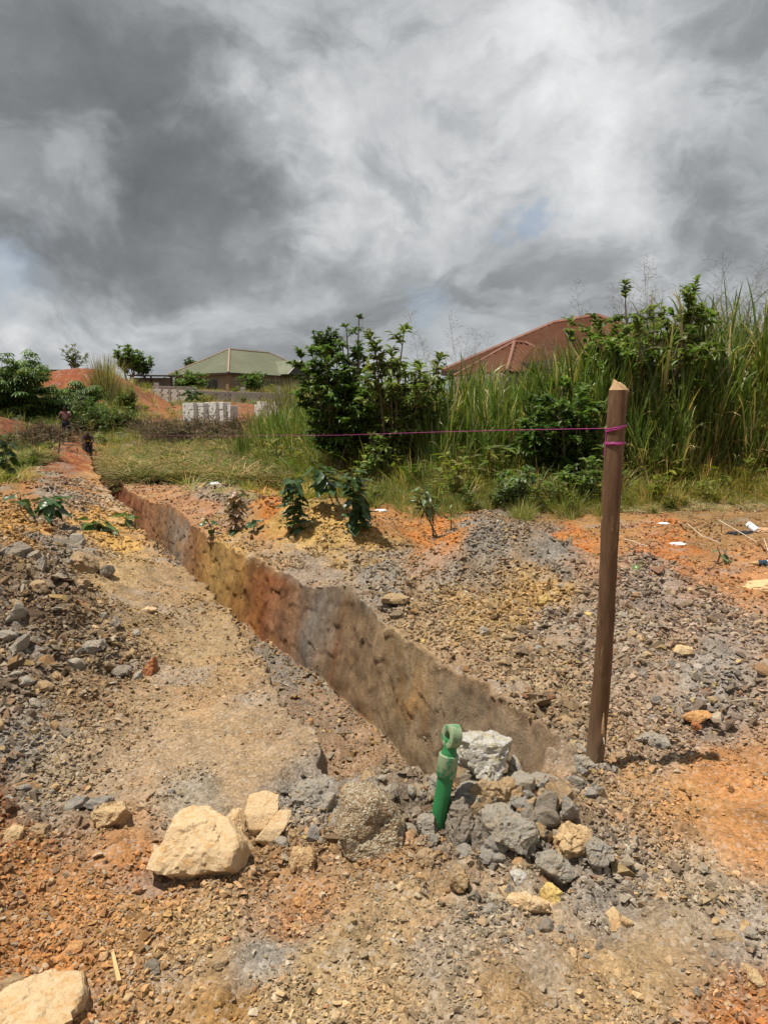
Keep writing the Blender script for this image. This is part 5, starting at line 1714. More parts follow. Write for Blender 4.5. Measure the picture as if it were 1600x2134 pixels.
weed('tall dark broadleaf weed on the ochre heap, nearest the grey heap', spot(742, 1118), .72, 34, .155, 71, 'dark', .4, (.02, 0), 2, low=.15)
weed('arching dark weed stem leaning left behind the tall dark weed', spot(700, 1062), .55, 12, .18, 72, 'dark', .5, (-.45, 0), 1, low=.4)
weed('dark broadleaf weed left of the tall dark weed', spot(614, 1112), .62, 26, .15, 73, 'dark', .35, (0, 0), 1, low=.08)
weed('half dead weed with brown hanging leaves by the trench edge', spot(490, 1108), .52, 36, .11, 74, 'dark', .3, (0, 0), 2, dry=.72, low=.05)
weed('small dark weed right beside the half dead weed', spot(528, 1112), .16, 6, .10, 75, 'dark', .4)
weed('small wilting weed overhanging the trench edge', spot(442, 1122), .26, 8, .10, 76, 'dark', .4, (-.2, 0), 1, dry=.3)
weed('sparse leaning shrublet with thin stems behind grey heap', spot(905, 1118), .62, 26, .13, 77, 'pale', .5, (-.30, .1), 3, low=.45, narrow=.6)
weed('thin twiggy seedling right of the sparse shrublet', spot(942, 1108), .36, 8, .08, 78, 'green', .4, (0, 0), 1, narrow=.6)
weed('dark broadleaf weed left of the trench between grey heaps', spot(105, 1098), .34, 12, .17, 79, 'dark', .7, (-.05, 0), 1, low=.55)
weed('dark drooping weed at the left of that broadleaf weed', spot(70, 1090), .36, 6, .19, 80, 'dark', .6, (-.35, 0), 1, low=.6)
weed('light green low weed on the ochre trench bank', spot(205, 1108), .16, 12, .15, 81, 'green', .8, (0, 0), 2)
weed('light green low weed beside the trench ledge', spot(268, 1095), .16, 8, .14, 82, 'green', .8)
weed('single dark seedling on the ochre trench bank', spot(247, 1120), .07, 3, .08, 83, 'dark', .8)
weed('tiny dark seedling at the rubble edge right of the post', spot(1325, 1184), .07, 4, .08, 84, 'green', .8)
weed('small grey withered weed on the orange path', spot(1490, 1172), .16, 6, .10, 85, 'pale', .8, (0, 0), 1, dry=.5)
weed('small upright seedling on the orange path by withered weed', spot(1512, 1168), .17, 3, .07, 86, 'pale', .4)
weed('dark weed at far left beyond the grey heap', spot(18, 1002), .8, 14, .22, 87, 'dark', .5, (0, 0), 2)
weed('dark fern like weed at the foot of the block corner', at(402, 62), 1.3, 16, .8, 88, 'dark', .6, (0, 0), 1, up=.4, narrow=.5)

# ------------------------------------------------------------------ wooden post, twine and green pipe
def build_post():
    base = Vector((.888, 2.985, 0))
    base.z = ground(base.x, base.y) - .12
    top = Vector((.955, 3.03, 1.60))
    root = empty('wooden_post', (base.x, base.y, base.z + .12))
    tag(root, 'leaning brown debarked wooden post standing in the rubble right of trench', 'post')
    nr, na = 110, 30
    v, c = [], []
    for i in range(nr):
        t = i / (nr - 1)
        p = base.lerp(top, t) + Vector((.010 * sin(t * 5.2), .008 * sin(t * 4 + 1), 0))
        for k in range(na):
            a = 2 * pi * k / na
            r = .0365 + .0015 * sin(t * 9) + .0012 * sin(3 * a + t * 6) + .0008 * math.sin(t * 60 + a * 2)
            kz = (t - .155) / .02
            ka = (a - 4.95)
            r += .010 * math.exp(-kz * kz * .6 - ka * ka * 5)           # knot swelling
            v.append(tuple(p + Vector((cos(a) * r, sin(a) * r, 0)) - Vector(root.location)))
    f = [(i * na + k, i * na + (k + 1) % na, (i + 1) * na + (k + 1) % na, (i + 1) * na + k) for i in range(nr - 1) for k in range(na)]
    # rough axe cut top: leaning facets rising to a point left of centre
    b = len(v)
    for j, (sc, dz) in enumerate(((.93, .012), (.66, .024), (.30, .030))):
        for k in range(na):
            a = 2 * pi * k / na
            q = top + Vector((cos(a) * .0365 * sc - .006 * j, sin(a) * .0365 * sc, dz + .012 * sin(a * 2 + j) * (1 - j * .3) - cos(a) * .012 * (1 if j < 2 else .3)))
            v.append(tuple(q - Vector(root.location)))
    me = bpy.data.meshes.new('shaft')
    me.from_pydata(v[:b], [], f)
    me.polygons.foreach_set('use_smooth', [True] * len(f))
    m, nt = material('post_wood')
    co = nt.n('ShaderNodeTexCoord').outputs['Object']
    mp = nt.n('ShaderNodeMapping', i={'Vector': co, 'Scale': (1, 1, .12)}).outputs[0]
    a = nt.noise(mp, 55, 6, .65)
    e = nt.noise(mp, 16, 4, .6)
    g = nt.noise(nt.n('ShaderNodeMapping', i={'Vector': co, 'Scale': (1, 1, .22)}).outputs[0], 24, 5, .6)
    cc = nt.mix(nt.rng(a, .3, .7, 0, 1), (.078, .042, .021), (.165, .092, .050))
    cc = nt.mix(nt.math('MULTIPLY', nt.rng(g, .58, .66, 0, 1, True), .8), cc, (.30, .21, .125))
    gouge = nt.noise(nt.n('ShaderNodeMapping', i={'Vector': co, 'Scale': (1, 1, .35)}).outputs[0], 38, 6, .7)
    cc = nt.mix(nt.math('MULTIPLY', nt.rng(gouge, .62, .70, 0, 1, True), .8), cc, (.035, .02, .012))
    zz_ = nt.n('ShaderNodeSeparateXYZ', i={0: co}).outputs[2]
    mud = nt.math('MULTIPLY', nt.rng(nt.math('ADD', zz_, nt.math('MULTIPLY', e, .25)), .10, .42, 1, 0, True), .55)
    cc = nt.mix(mud, cc, (.20, .145, .095))
    cc = nt.mix(nt.math('MULTIPLY', nt.rng(e, .58, .75, 0, 1, True), .45), cc, (.25, .16, .11))
    finish(nt, cc, .72, nt.math('ADD', a, nt.math('MULTIPLY', g, .8)), .6, .005, spec=.25)
    link('shaft', me, m, root)
    n0 = nr * na - na
    ring = [tuple(v[n0 + k]) for k in range(na)]
    vv = ring + v[b:]
    vv.append(tuple(Vector((top.x - .018, top.y, top.z + .034)) - Vector(root.location)))
    ff = [(i * na + k, i * na + (k + 1) % na, (i + 1) * na + (k + 1) % na, (i + 1) * na + k) for i in range(3) for k in range(na)]
    ff += [(3 * na + k, 3 * na + (k + 1) % na, len(vv) - 1) for k in range(na)]
    me = bpy.data.meshes.new('cut_top')
    me.from_pydata(vv, [], ff)
    pale = simple_mat('cut_wood', (.42, .28, .15), .8, .5, 60, bump=.6, second=(.30, .19, .10))
    link('cut_top', me, pale, root)
    # broken twig and pale scar near the foot
    tz = base.lerp(top, .165) + Vector((.010 * sin(.86), .008 * sin(1.66), 0))
    m2 = MB()
    off = Vector((.012, -.037, 0))
    l0 = Vector(root.location)
    m2.tube([tz + off + Vector((0, .004, .012)) - l0, tz + off + Vector((.002, -.004, 0)) - l0, tz + off + Vector((.006, -.006, -.028)) - l0], [.004, .005, .0035], 7)
    m2.build('twig_stub', simple_mat('fresh_wood', (.66, .58, .44), .7, .3, 80), root, smooth=True)
    m3 = MB()
    m3.tube([tz + Vector((.014, -.0355, .105)) - l0, tz + Vector((.012, -.0375, .06)) - l0, tz + Vector((.012, -.039, .02)) - l0, tz + Vector((.014, -.037, -.012)) - l0], [.0015, .0055, .009, .002], 8)
    m3.build('bark_scar', pale, root, smooth=True)
    return base, top


PB, PT = build_post()


def build_twine():
    pink = simple_mat('pink_twine', (.32, .03, .18), .5, .3, 200, spec=.5)
    zt = 1.447
    t = (zt - PB.z) / (PT.z - PB.z)
    p0 = PB.lerp(PT, t)
    root = empty('marking_line', (p0.x, p0.y, p0.z))
    tag(root, 'taut magenta twine tied round the post and running left above the trench', 'twine')
    l0 = Vector(root.location)
    ts = [0, 1.07, 3.37, 4.8, 8, 14, 22, 33, 47]
    zs = [1.447, 1.416, 1.334, 1.300, 1.215, 1.07, .87, .62, .45]
    m = MB()
    pts = []
    for q in np.linspace(0, 47, 60):
        pts.append(Vector((p0.x - .034 - .405 * q, p0.y - .012 + .914 * q, float(np.interp(q, ts, zs)))) - l0)
    m.tube(pts, .0017, 6, True)
    m.build('line', pink, root, smooth=True)

    def loop(z, tilt, r=.0395, turns=1.0, ph=0):
        tt = (z - PB.z) / (PT.z - PB.z)
        c = PB.lerp(PT, tt) + Vector((.010 * sin(tt * 5.2), .008 * sin(tt * 4 + 1), 0))
        return [c + Vector((cos(ph + 6.283 * turns * k / 40) * r, sin(ph + 6.283 * turns * k / 40) * r, tilt * cos(ph + 6.283 * turns * k / 40) + .001 * sin(k))) - l0 for k in range(41)]
    for z, tl, rr_ in ((1.452, .008, .0395), (1.446, .011, .0398), (1.383, .002, .0395), (1.390, .0005, .0398), (1.386, .0012, .0408)):
        m = MB()
        m.tube(loop(z, tl, rr_), .0026, 6, False)
        m.build('wrap', pink, root, smooth=True)
    m = MB()
    m.tube([loop(1.446, .011)[21], loop(1.42, 0, .041)[21], loop(1.386, 0)[21]], .0022, 6)
    m.tube([loop(1.386, 0, .041)[22], loop(1.37, 0, .043)[22] + Vector((-.004, 0, -.012)), loop(1.36, 0, .044)[22] + Vector((-.003, 0, -.025))], .0018, 6)
    m.build('knot', pink, root, smooth=True)


build_twine()


def build_pipe():
    bot, top = Vector((.180, 2.47, -.035)), Vector((.246, 2.50, .408))
    root = empty('pipe_anchor', (bot.x, bot.y, 0.0))
    tag(root, 'green painted steel pipe with an eye on top stuck among the rocks', 'pipe')
    ax = (top - bot).normalized()
    L = (top - bot).length
    xa = (Vector((1, 0, 0)) - ax * ax.x).normalized()
    q = Matrix((xa, ax.cross(xa), ax)).transposed().to_4x4()
    M = Matrix.Translation(bot - Vector(root.location)) @ q
    m, nt = material('green_paint')
    co = nt.n('ShaderNodeTexCoord').outputs['Object']
    a = nt.noise(co, 45, 6, .65)
    b = nt.noise(co, 14, 5, .6)
    cc = nt.mix(nt.rng(b, .35, .7, 0, 1), (.018, .150, .045), (.030, .215, .075))
    cc = nt.mix(nt.rng(nt.noise(co, 70, 5, .7), .68, .76, 0, 1), cc, (.22, .10, .045))
    finish(nt, cc, .48, a, .08, .002, spec=.45)
    md, nt = material('dusty_green_paint')
    co = nt.n('ShaderNodeTexCoord').outputs['Object']
    a = nt.noise(co, 30, 6, .7)
    cc = nt.mix(nt.rng(a, .36, .52, 0, 1, True), (.028, .20, .085), (.23, .29, .17))
    cc = nt.mix(nt.rng(nt.noise(co, 90, 4, .6), .68, .74, 0, 1), cc, (.55, .56, .50))
    finish(nt, cc, .7, a, .25, .002, spec=.3)
    l1, l2, l3 = L * .600, L * .770, L * .850
    r0, r1 = .0285, .0370
    t = MB()
    t.lathe([(0, 0), (r0, 0), (r0, l1 * .5), (r0, l1 + .01)], 28, M)
    t.build('tube', m, root, smooth=True)
    t = MB()
    t.lathe([(r0, l1 - .002), (r1 - .002, l1 - .002), (r1, l1 + .001), (r1 - .0015, l2 - .003), (r1 - .004, l2), (.0, l2)], 28, M)
    t.build('sleeve', md, root, smooth=True)
    t = MB()
    t.lathe([(.0285, l2 - .001), (.0285, l2 + .006), (.0255, l2 + .012), (.0235, l2 + .024), (.0225, l3), (.0225, l3 + .016), (0, l3 + .017)], 24, M)
    t.build('neck', m, root, smooth=True)
    # eye: a thick strap bent into a ring, its opening turned to the left
    t = MB()
    c = Vector((0, 0, L - .038))
    yaw = Matrix.Rotation(radians(-64), 4, 'Z')
    n = 40
    prof = [(-.012, -.019), (-.006, -.021), (.006, -.021), (.012, -.019), (.012, .019), (.006, .021), (-.006, .021), (-.012, .019)]
    vs, fs = [], []
    for k in range(n):
        an = 2 * pi * k / n
        for dr, da in prof:
            rad = .0275 + dr * .85
            p = Vector((rad * cos(an), da * 1.05, rad * sin(an) * 1.12))
            vs.append(M @ (Matrix.Translation(c) @ yaw @ p))
    npf = len(prof)
    for k in range(n):
        for j in range(npf):
            fs.append((k * npf + j, ((k + 1) % n) * npf + j, ((k + 1) % n) * npf + (j + 1) % npf, k * npf + (j + 1) % npf))
    t.add(vs, fs)
    o = t.build('eye', md, root, smooth=True)


build_pipe()

# ------------------------------------------------------------------ litter and sticks
def crumple(name, label, cat, px, py, size, flat, mat, seed, rough=.35, sub=4):
    d, f = ico(sub)
    n = .5 * fbm(d[:, 0] * 2.2, d[:, 1] * 2.2, d[:, 2] * 2.2, 2, seed) + .5 * np.abs(fbm(d[:, 0] * 4.5, d[:, 1] * 4.5, d[:, 2] * 4.5, 2, seed + 5))
    p = d * (1 + rough * n)[:, None] * np.array([size[0], size[1], flat]) * .5
    p[:, 2] = np.maximum(p[:, 2], -flat * .15)
    b = spot(px, py)
    o = link(name, np_mesh(name, p, [f], smooth=False), mat, None, (b.x, b.y, b.z + flat * .1))
    tag(o, label, cat)
    return o


WHITEP = simple_mat('white_plastic', (.72, .73, .74), .4, .15, 40, spec=.5)
crumple('plastic_bag', 'crumpled white plastic bag on the far gravel heap', 'plastic bag', 447, 1014, (.26, .18), .14, WHITEP, 3)
crumple('plastic_scrap', 'white plastic scrap in dry grass right of the post', 'scrap', 1382, 1092, (.14, .09), .035, WHITEP, 4)
crumple('plastic_scrap', 'white paper scrap on the orange path right of post', 'scrap', 1412, 1134, (.17, .10), .05, WHITEP, 5, .5)
crumple('plastic_scrap', 'black plastic scrap on path beside the post', 'scrap', 1308, 1146, (.16, .08), .025, simple_mat('black_plastic', (.03, .032, .04), .5, .3), 6)
crumple('plastic_scrap', 'black crumpled sheet beside the white can', 'scrap', 1540, 1112, (.30, .12), .06, bpy.data.materials['black_plastic'], 7, .5)
crumple('paper_scrap', 'brown paper scrap right of the white can', 'scrap', 1592, 1112, (.22, .12), .09, simple_mat('brown_paper', (.45, .28, .16), .8, .3, 12), 8, .4)
crumple('plastic_scrap', 'white scrap at the grass edge behind the ochre heap', 'scrap', 792, 1066, (.20, .10), .05, WHITEP, 10, .5)
crumple('sack', 'tan crumpled paper sack at the right edge of path', 'sack', 1592, 1232, (.34, .22), .15, simple_mat('tan_paper', (.56, .38, .20), .8, .25, 10), 9, .35, 4)


def bottle():
    b = spot(1584, 1178)
    root = empty('bottle', (b.x, b.y, b.z + .032), radians(184))
    tag(root, 'plastic bottle with dark blue label lying on the orange path', 'bottle')
    R = Matrix.Rotation(pi / 2, 4, 'Y')
    amber = simple_mat('amber_plastic', (.42, .27, .13), .3, .2, 30, spec=.5)
    m = MB(); m.lathe([(0, -.11), (.028, -.11), (.032, -.10), (.032, .02), (.030, .04), (.018, .075), (.013, .085), (.013, .10)], 24, R); m.build('body', amber, root, smooth=True)
    m = MB(); m.lathe([(.0331, -.055), (.0331, .035), (.031, .037)], 24, R); m.build('label', simple_mat('blue_label', (.025, .05, .085), .4, .6, 50, second=(.30, .38, .42)), root, smooth=True)
    m = MB(); m.lathe([(0, .118), (.015, .118), (.0155, .1), (.013, .098)], 20, R); m.build('cap', amber, root, smooth=True)
    m = MB(); m.lathe([(.0326, -.102), (.0326, -.06)], 24, R); m.build('band', WHITEP, root, smooth=True)
    b = spot(1566, 1110)
    root = empty('tin_can', (b.x, b.y, b.z + .05), 0)
    root.rotation_euler = (radians(-62), radians(-18), radians(15))
    tag(root, 'dented white tin can lying in dry grass at the right', 'can')
    m = MB(); m.lathe([(.036, -.085), (.046, -.075), (.046, .06), (.042, .075), (.0, .078)], 24); m.build('body', WHITEP, root, smooth=True)
    m = MB(); m.lathe([(.028, -.0845), (.037, -.087), (.038, -.083)], 24); m.lathe([(0, -.06), (.028, -.06), (.028, -.0845)], 24); m.build('rim', simple_mat('tin', (.05, .05, .06), .4, .2), root, smooth=True)
    m = MB(); m.lathe([(.0463, .03), (.0463, .04)], 24); m.build('stripe', bpy.data.materials['black_plastic'], root, smooth=True)


bottle()


def stick(name, label, p, q, r, mat, cat='stick', bend=.02, seed=0):
    rr = random.Random(seed)
    p, q = Vector(p), Vector(q)
    m = MB()
    L = (q - p).length
    pts = [p.lerp(q, t) + Vector((rr.gauss(0, bend), rr.gauss(0, bend), rr.gauss(0, bend))) * L * (0 if t in (0, 1) else 1) for t in (0, .25, .5, .75, 1)]
    m.tube([a - p for a in pts], [r, r * .95, r * .9, r * .8, r * .6], 7)
    o = m.build(name, mat, None, p, smooth=True)
    tag(o, label, cat)
    return o


SLV = simple_mat('splinter_wood', (.50, .34, .16), .75, .35, 70, bump=.5)
a, b = spot(236, 2004), spot(250, 2050)
m = MB()
dv = (b - a)
sdv = dv.cross(Vector((0, 0, 1))).normalized() * .008
m.add([a - a - sdv * .5 + Vector((0, 0, .012)), sdv * .5 + Vector((0, 0, .012)), dv + sdv + Vector((0, 0, .008)), dv - sdv * .7 + Vector((0, 0, .008)),
       -sdv * .5 + Vector((0, 0, .022)), sdv * .4 + Vector((0, 0, .02)), dv + sdv * .8 + Vector((0, 0, .02)), dv - sdv * .6 + Vector((0, 0, .018))],
      [(0, 3, 2, 1), (4, 5, 6, 7), (0, 1, 5, 4), (1, 2, 6, 5), (2, 3, 7, 6), (3, 0, 4, 7)])
tag(m.build('wood_sliver', SLV, None, a), 'flat splinter of pale wood lying on the bottom left gravel', 'wood sliver')
PALEST = simple_mat('pale_stick', (.50, .42, .32), .8, .3, 20)
x, y, z = ray_ground(38, 926)
stick('stake', 'pale thin forked stake standing on the left bank', (x, y, z - .1), (x - .02, y, z + 1.05), .026, PALEST, 'stake', .01, 3)
DARKST = simple_mat('dark_stick', (.16, .10, .06), .9, .3, 20)
x, y, z = ray_ground(120, 948)
stick('stake', 'dark leaning stake by the far end of the trench', (x, y, z - .1), (x + .12, y, z + .7), .022, DARKST, 'stake', .02, 4)
for k, (p1, p2, lb) in enumerate([((1500, 1095), (1605, 1170), 'long pale dry stalk fallen towards the bottle'), ((1420, 1105), (1500, 1140), 'dry stalk lying by the white paper scrap'),
                                  ((1300, 1136), (1350, 1146), 'short dry stalk behind the black scrap'), ((1540, 1060), (1600, 1030), 'dry cane leaning out of the grass at right edge')]):
    A, B_ = spot(*p1), spot(*p2)
    stick('dry_stalk', lb, A + Vector((0, 0, .05)), B_ + Vector((0, 0, .03)), .006, PALEST, 'stalk', .03, 20 + k)

# ------------------------------------------------------------------ people working at the far end
def skin_body(name, joints, edges, mat, parent, sub=2):
    bm = bmesh.new()
    lay = bm.verts.layers.skin.verify()
    vs = []
    for k, (p, r) in enumerate(joints):
        v = bm.verts.new(p)
        v[lay].radius = (r, r) if not hasattr(r, '__len__') else r
        v[lay].use_root = (k == 0)
        vs.append(v)
    for a_, b_ in edges: bm.edges.new((vs[a_], vs[b_]))
    me = bpy.data.meshes.new(name)
    bm.to_mesh(me)
    bm.free()
    o = link(name, me, mat, parent)
    o.modifiers.new('skin', 'SKIN').use_smooth_shade = True
    s = o.modifiers.new('sub', 'SUBSURF')
    s.levels = s.render_levels = sub
    return o


SKINM = simple_mat('dark_skin', (.065, .036, .024), .55, .2, 20)
DENIM = simple_mat('dark_trousers', (.025, .027, .035), .85, .3, 25)
REDS = simple_mat('faded_red_shirt', (.16, .055, .055), .85, .4, 9, second=(.42, .32, .30))
YEL = simple_mat('yellow_vest', (.48, .36, .03), .8, .25, 12)
NAVY = simple_mat('navy_shirt', (.03, .028, .05), .85, .3, 12)
HAIR = simple_mat('black_hair', (.012, .011, .010), .9, .2, 80)


def person(label, base, rz, P, shirt, trousers, vest=None):
    """P: joint positions by name"""
    root = empty('person', base, rz)
    tag(root, label, 'person')
    J = ['pelvis', 'chest', 'neck', 'head', 'crown', 'shl', 'ell', 'hal', 'shr', 'elr', 'har', 'hil', 'knl', 'anl', 'tol', 'hir', 'knr', 'anr', 'tor', 'belly']
    rad = dict(pelvis=.12, belly=.115, chest=.125, neck=.055, head=.092, crown=.075, shl=.062, ell=.045, hal=.036, shr=.062, elr=.045, har=.036, hil=.085, knl=.06, anl=.042, tol=.036, hir=.085, knr=.06, anr=.042, tor=.036)
    E = [('pelvis', 'belly'), ('belly', 'chest'), ('chest', 'neck'), ('neck', 'head'), ('head', 'crown'), ('chest', 'shl'), ('shl', 'ell'), ('ell', 'hal'), ('chest', 'shr'), ('shr', 'elr'), ('elr', 'har'),
         ('pelvis', 'hil'), ('hil', 'knl'), ('knl', 'anl'), ('anl', 'tol'), ('pelvis', 'hir'), ('hir', 'knr'), ('knr', 'anr'), ('anr', 'tor')]
    skin_body('body', [(P[j], rad[j]) for j in J], [(J.index(a_), J.index(b_)) for a_, b_ in E], SKINM, root)
    T = ['pelvis', 'belly', 'hil', 'knl', 'anl', 'hir', 'knr', 'anr']
    q = {j: Vector(P[j]) for j in J}
    pt = [(q['pelvis'], .145), (q['hil'], .105), (q['knl'], .08), (q['knl'].lerp(q['anl'], .85), .065), (q['hir'], .105), (q['knr'], .08), (q['knr'].lerp(q['anr'], .85), .065)]
    skin_body('trousers', pt, [(0, 1), (1, 2), (2, 3), (0, 4), (4, 5), (5, 6)], trousers, root)
    st = [(q['chest'], .15), (q['belly'], .14), (q['pelvis'].lerp(q['belly'], .25), .14), (q['shl'], .085), (q['shl'].lerp(q['ell'], .6), .068), (q['shr'], .085), (q['shr'].lerp(q['elr'], .6), .068), (q['chest'].lerp(q['neck'], .6), .085)]
    skin_body('shirt', st, [(0, 1), (1, 2), (0, 3), (3, 4), (0, 5), (5, 6), (0, 7)], shirt, root)
    hd = (q['crown'] - q['neck']).normalized()
    skin_body('hair', [(q['crown'] + hd * .015, .088), (q['head'].lerp(q['crown'], .6), .098)], [(0, 1)], HAIR, root)
    if vest is not None:
        skin_body('vest', [(q['chest'] + Vector((0, -.02, 0)), .165), (q['belly'] + Vector((0, -.02, 0)), .155)], [(0, 1)], vest, root)
    return root


pb = Vector(ray_ground(140, 917))
person('man in faded red shirt and dark trousers standing beside far trench end', pb, .2, dict(
    pelvis=(0, 0, .90), belly=(0, -.01, 1.04), chest=(-.01, -.03, 1.24), neck=(-.02, -.05, 1.42), head=(-.03, -.08, 1.53), crown=(-.03, -.08, 1.61),
    shl=(-.19, -.03, 1.34), ell=(-.30, -.10, 1.10), hal=(-.42, -.26, 1.02), shr=(.18, -.03, 1.33), elr=(.28, -.02, 1.08), har=(.22, -.18, .98),
    hil=(-.10, 0, .84), knl=(-.13, -.05, .47), anl=(-.15, 0, .07), tol=(-.16, -.16, .03), hir=(.10, 0, .84), knr=(.14, -.03, .47), anr=(.17, .02, .07), tor=(.19, -.14, .03)), REDS, DENIM)
pb2 = Vector(ray_ground(191, 938))
s_, u_ = su(pb2.x, pb2.y)
u_ = float((edge_l(np.array([s_])) + edge_r(np.array([s_])))[0] / 2)
px_, py_ = xy(s_, u_)
person('worker in yellow and navy top bending in the far end of trench', Vector((px_, py_, -.78)), .3, dict(
    pelvis=(0, .10, .86), belly=(.01, .02, 1.0), chest=(.03, -.14, 1.15), neck=(.05, -.30, 1.26), head=(.06, -.38, 1.33), crown=(.06, -.42, 1.41),
    shl=(-.15, -.16, 1.22), ell=(-.24, -.30, 1.0), hal=(-.10, -.44, .82), shr=(.22, -.16, 1.22), elr=(.30, -.30, 1.0), har=(.12, -.46, .80),
    hil=(-.10, .08, .80), knl=(-.12, -.05, .45), anl=(-.13, .06, .07), tol=(-.14, -.1, .03), hir=(.10, .08, .80), knr=(.13, -.06, .45), anr=(.14, .08, .07), tor=(.15, -.08, .03)), NAVY, DENIM, YEL)

# ------------------------------------------------------------------ concrete blocks: walls and stacks
BLOCK = simple_mat('sandcrete_block', (.44, .42, .38), .92, .3, 9, bump=.5, bd=.01)
BLOCKW = simple_mat('pale_block', (.58, .56, .52), .92, .25, 9, bump=.5, bd=.01)
MORTAR = simple_mat('mortar', (.24, .21, .18), .95, .3, 14)
CONC = simple_mat('concrete', (.30, .27, .23), .9, .3, 6)


def block_mesh(name, l, d, h, mat):
    bm = bmesh.new()
    bmesh.ops.create_cube(bm, size=1)
    for v in bm.verts: v.co = (v.co.x * l, v.co.y * d, v.co.z * h)
    bmesh.ops.bevel(bm, geom=bm.edges[:], offset=.008, segments=1, affect='EDGES')
    me = bpy.data.meshes.new(name)
    bm.to_mesh(me)
    bm.free()
    me.materials.append(mat)
    return me


BM_FULL = block_mesh('block', .44, .15, .215, BLOCK)
BM_HALF = block_mesh('block', .215, .15, .215, BLOCK)


def block_wall(label, p0, p1, courses, seed, cols=(), steps=None, pale=False):
    rr = random.Random(seed)
    p0, p1 = Vector(p0), Vector(p1)
    L = (p1.xy - p0.xy).length
    rz = atan2(p1.y - p0.y, p1.x - p0.x)
    root = empty('block_wall', p0, rz)
    tag(root, label, 'wall')
    dz = (p1.z - p0.z)
    n = int(L / .45)
    for i in range(courses):
        off = .225 if i % 2 else 0
        for k in range(n + 1):
            x0 = k * .45 - off
            if x0 < -.01: me, cx = BM_HALF, .1125
            else: me, cx = BM_FULL, x0 + .225
            if cx > L: continue
            if any(abs(cx - c_) < .26 for c_ in cols): continue
            top = courses if steps is None else steps(cx / L)
            if i >= top: continue
            o = link('block', me, None, root, (cx, rr.gauss(0, .006), .11 + i * .225 + dz * cx / L), (0, 0, rr.gauss(0, .01)))
    m = MB()
    segs = [0] + sorted(cols) + [L]
    for a_, b_ in zip(segs[:-1], segs[1:]):
        m.box((a_ + (.2 if a_ else .02), -.062, -.9 + dz * a_ / L), (b_ - .2 if b_ < L else b_, .062, min(courses, 5) * .225 - .03 + min(dz * a_ / L, dz * b_ / L)))
    m.build('mortar_core', MORTAR, root)
    for c_ in cols:
        m = MB()
        m.box((c_ - .09, -.09, -1.0 + dz * c_ / L), (c_ + .09, .09, courses * .225 + .03 + dz * c_ / L))
        m.build('column', CONC, root)
    return root


corner = Vector(far_pt(392, 840, 66))
lend = Vector(far_pt(292, 834, 72))
rend = Vector(far_pt(655, 843, 84))
block_wall('grey block foundation wall with dark columns left of its corner', corner, lend, 5, 1, cols=[1.4, 2.9, 4.4, 5.9, 7.0])
block_wall('long grey block wall running right from the corner', corner + Vector((.12, .1, 0)), rend, 5, 2, cols=[5.2, 10.2, 14.8])
a_, b_ = Vector(far_pt(318, 818, 76)), Vector(far_pt(412, 820, 78))
block_wall('low block wall inside the foundation behind the corner', a_, b_, 3, 3)
for k, (px, py, d, n, lb) in enumerate([(507, 824, 80, 4, 'stub pillar of grey blocks rising behind the long wall'), (581, 826, 82, 5, 'pale block pillar near the right end of long wall'), (327, 812, 74, 3, 'short block pillar behind left part of the foundation')]):
    p = Vector(far_pt(px, py, d))
    root = empty('block_pillar', p)
    tag(root, lb, 'pillar')
    for i in range(n):
        for j in range(2):
            link('block', BM_FULL, None, root, (0, -.08 + j * .16, .11 + i * .22), (0, 0, .04 * ((i % 3) - 1)))

BM_STK = block_mesh('block', .45, .22, .145, BLOCKW)
BM_STKH = block_mesh('block', .22, .45, .145, BLOCKW)


def stack(label, px, py, d, courses, deep, seed):
    rr = random.Random(seed)
    p = Vector(far_pt(px, py, d))
    root = empty('block_stack', p, radians(34))
    tag(root, label, 'block stack', 'stacks of pale concrete blocks on the red earth')
    root.scale = (1.05, 1.05, 1.3)
    for i in range(courses):
        for k in range(deep):
            if i == courses - 1 and rr.random() < .15: continue
            y0 = k * .455
            if (i + k) % 2 == 0:
                for j in (0, 1):
                    link('block', BM_STK, None, root, (rr.gauss(0, .012), y0 + .115 + j * .228, .075 + i * .15), (0, 0, rr.gauss(0, .02)))
            else:
                for j in (-1, 1):
                    link('block', BM_STKH, None, root, (j * .114 + rr.gauss(0, .01), y0 + .23, .075 + i * .15), (0, 0, rr.gauss(0, .02)))


for k, (px, py, d, n, dp, lb) in enumerate([(412, 880, 45, 6, 4, 'leftmost stack of pale blocks on the red earth'), (433, 881, 44.4, 6, 4, 'second stack of pale blocks from the left'), (459, 887, 43.6, 7, 4, 'third stack of pale blocks, just right of the gap'),
                                            (474, 888, 43.2, 7, 3, 'fourth stack of pale blocks from the left'), (489, 888, 43.0, 6, 3, 'rightmost stack of pale blocks in the open row'), (556, 874, 49, 6, 3, 'stack of pale blocks half hidden by grass'), (590, 874, 50, 6, 3, 'block stack behind the grass nearest the bushes')]):
    stack(lb, px, py, d, n, dp, 30 + k)


# ------------------------------------------------------------------ houses
def roof_faces(L, Wd, rise, over=.5):
    """hip roof: local x along the ridge, y across; returns faces as lists of points"""
    a, b = L / 2 + over, Wd / 2 + over
    rl = max(L / 2 - Wd / 2, 0.3)
    e = [Vector((-a, -b, 0)), Vector((a, -b, 0)), Vector((a, b, 0)), Vector((-a, b, 0))]
    r0, r1 = Vector((-rl, 0, rise)), Vector((rl, 0, rise))
    return [[e[0], e[1], r1, r0], [e[1], e[2], r1], [e[2], e[3], r0, r1], [e[3], e[0], r0]], (e, r0, r1)


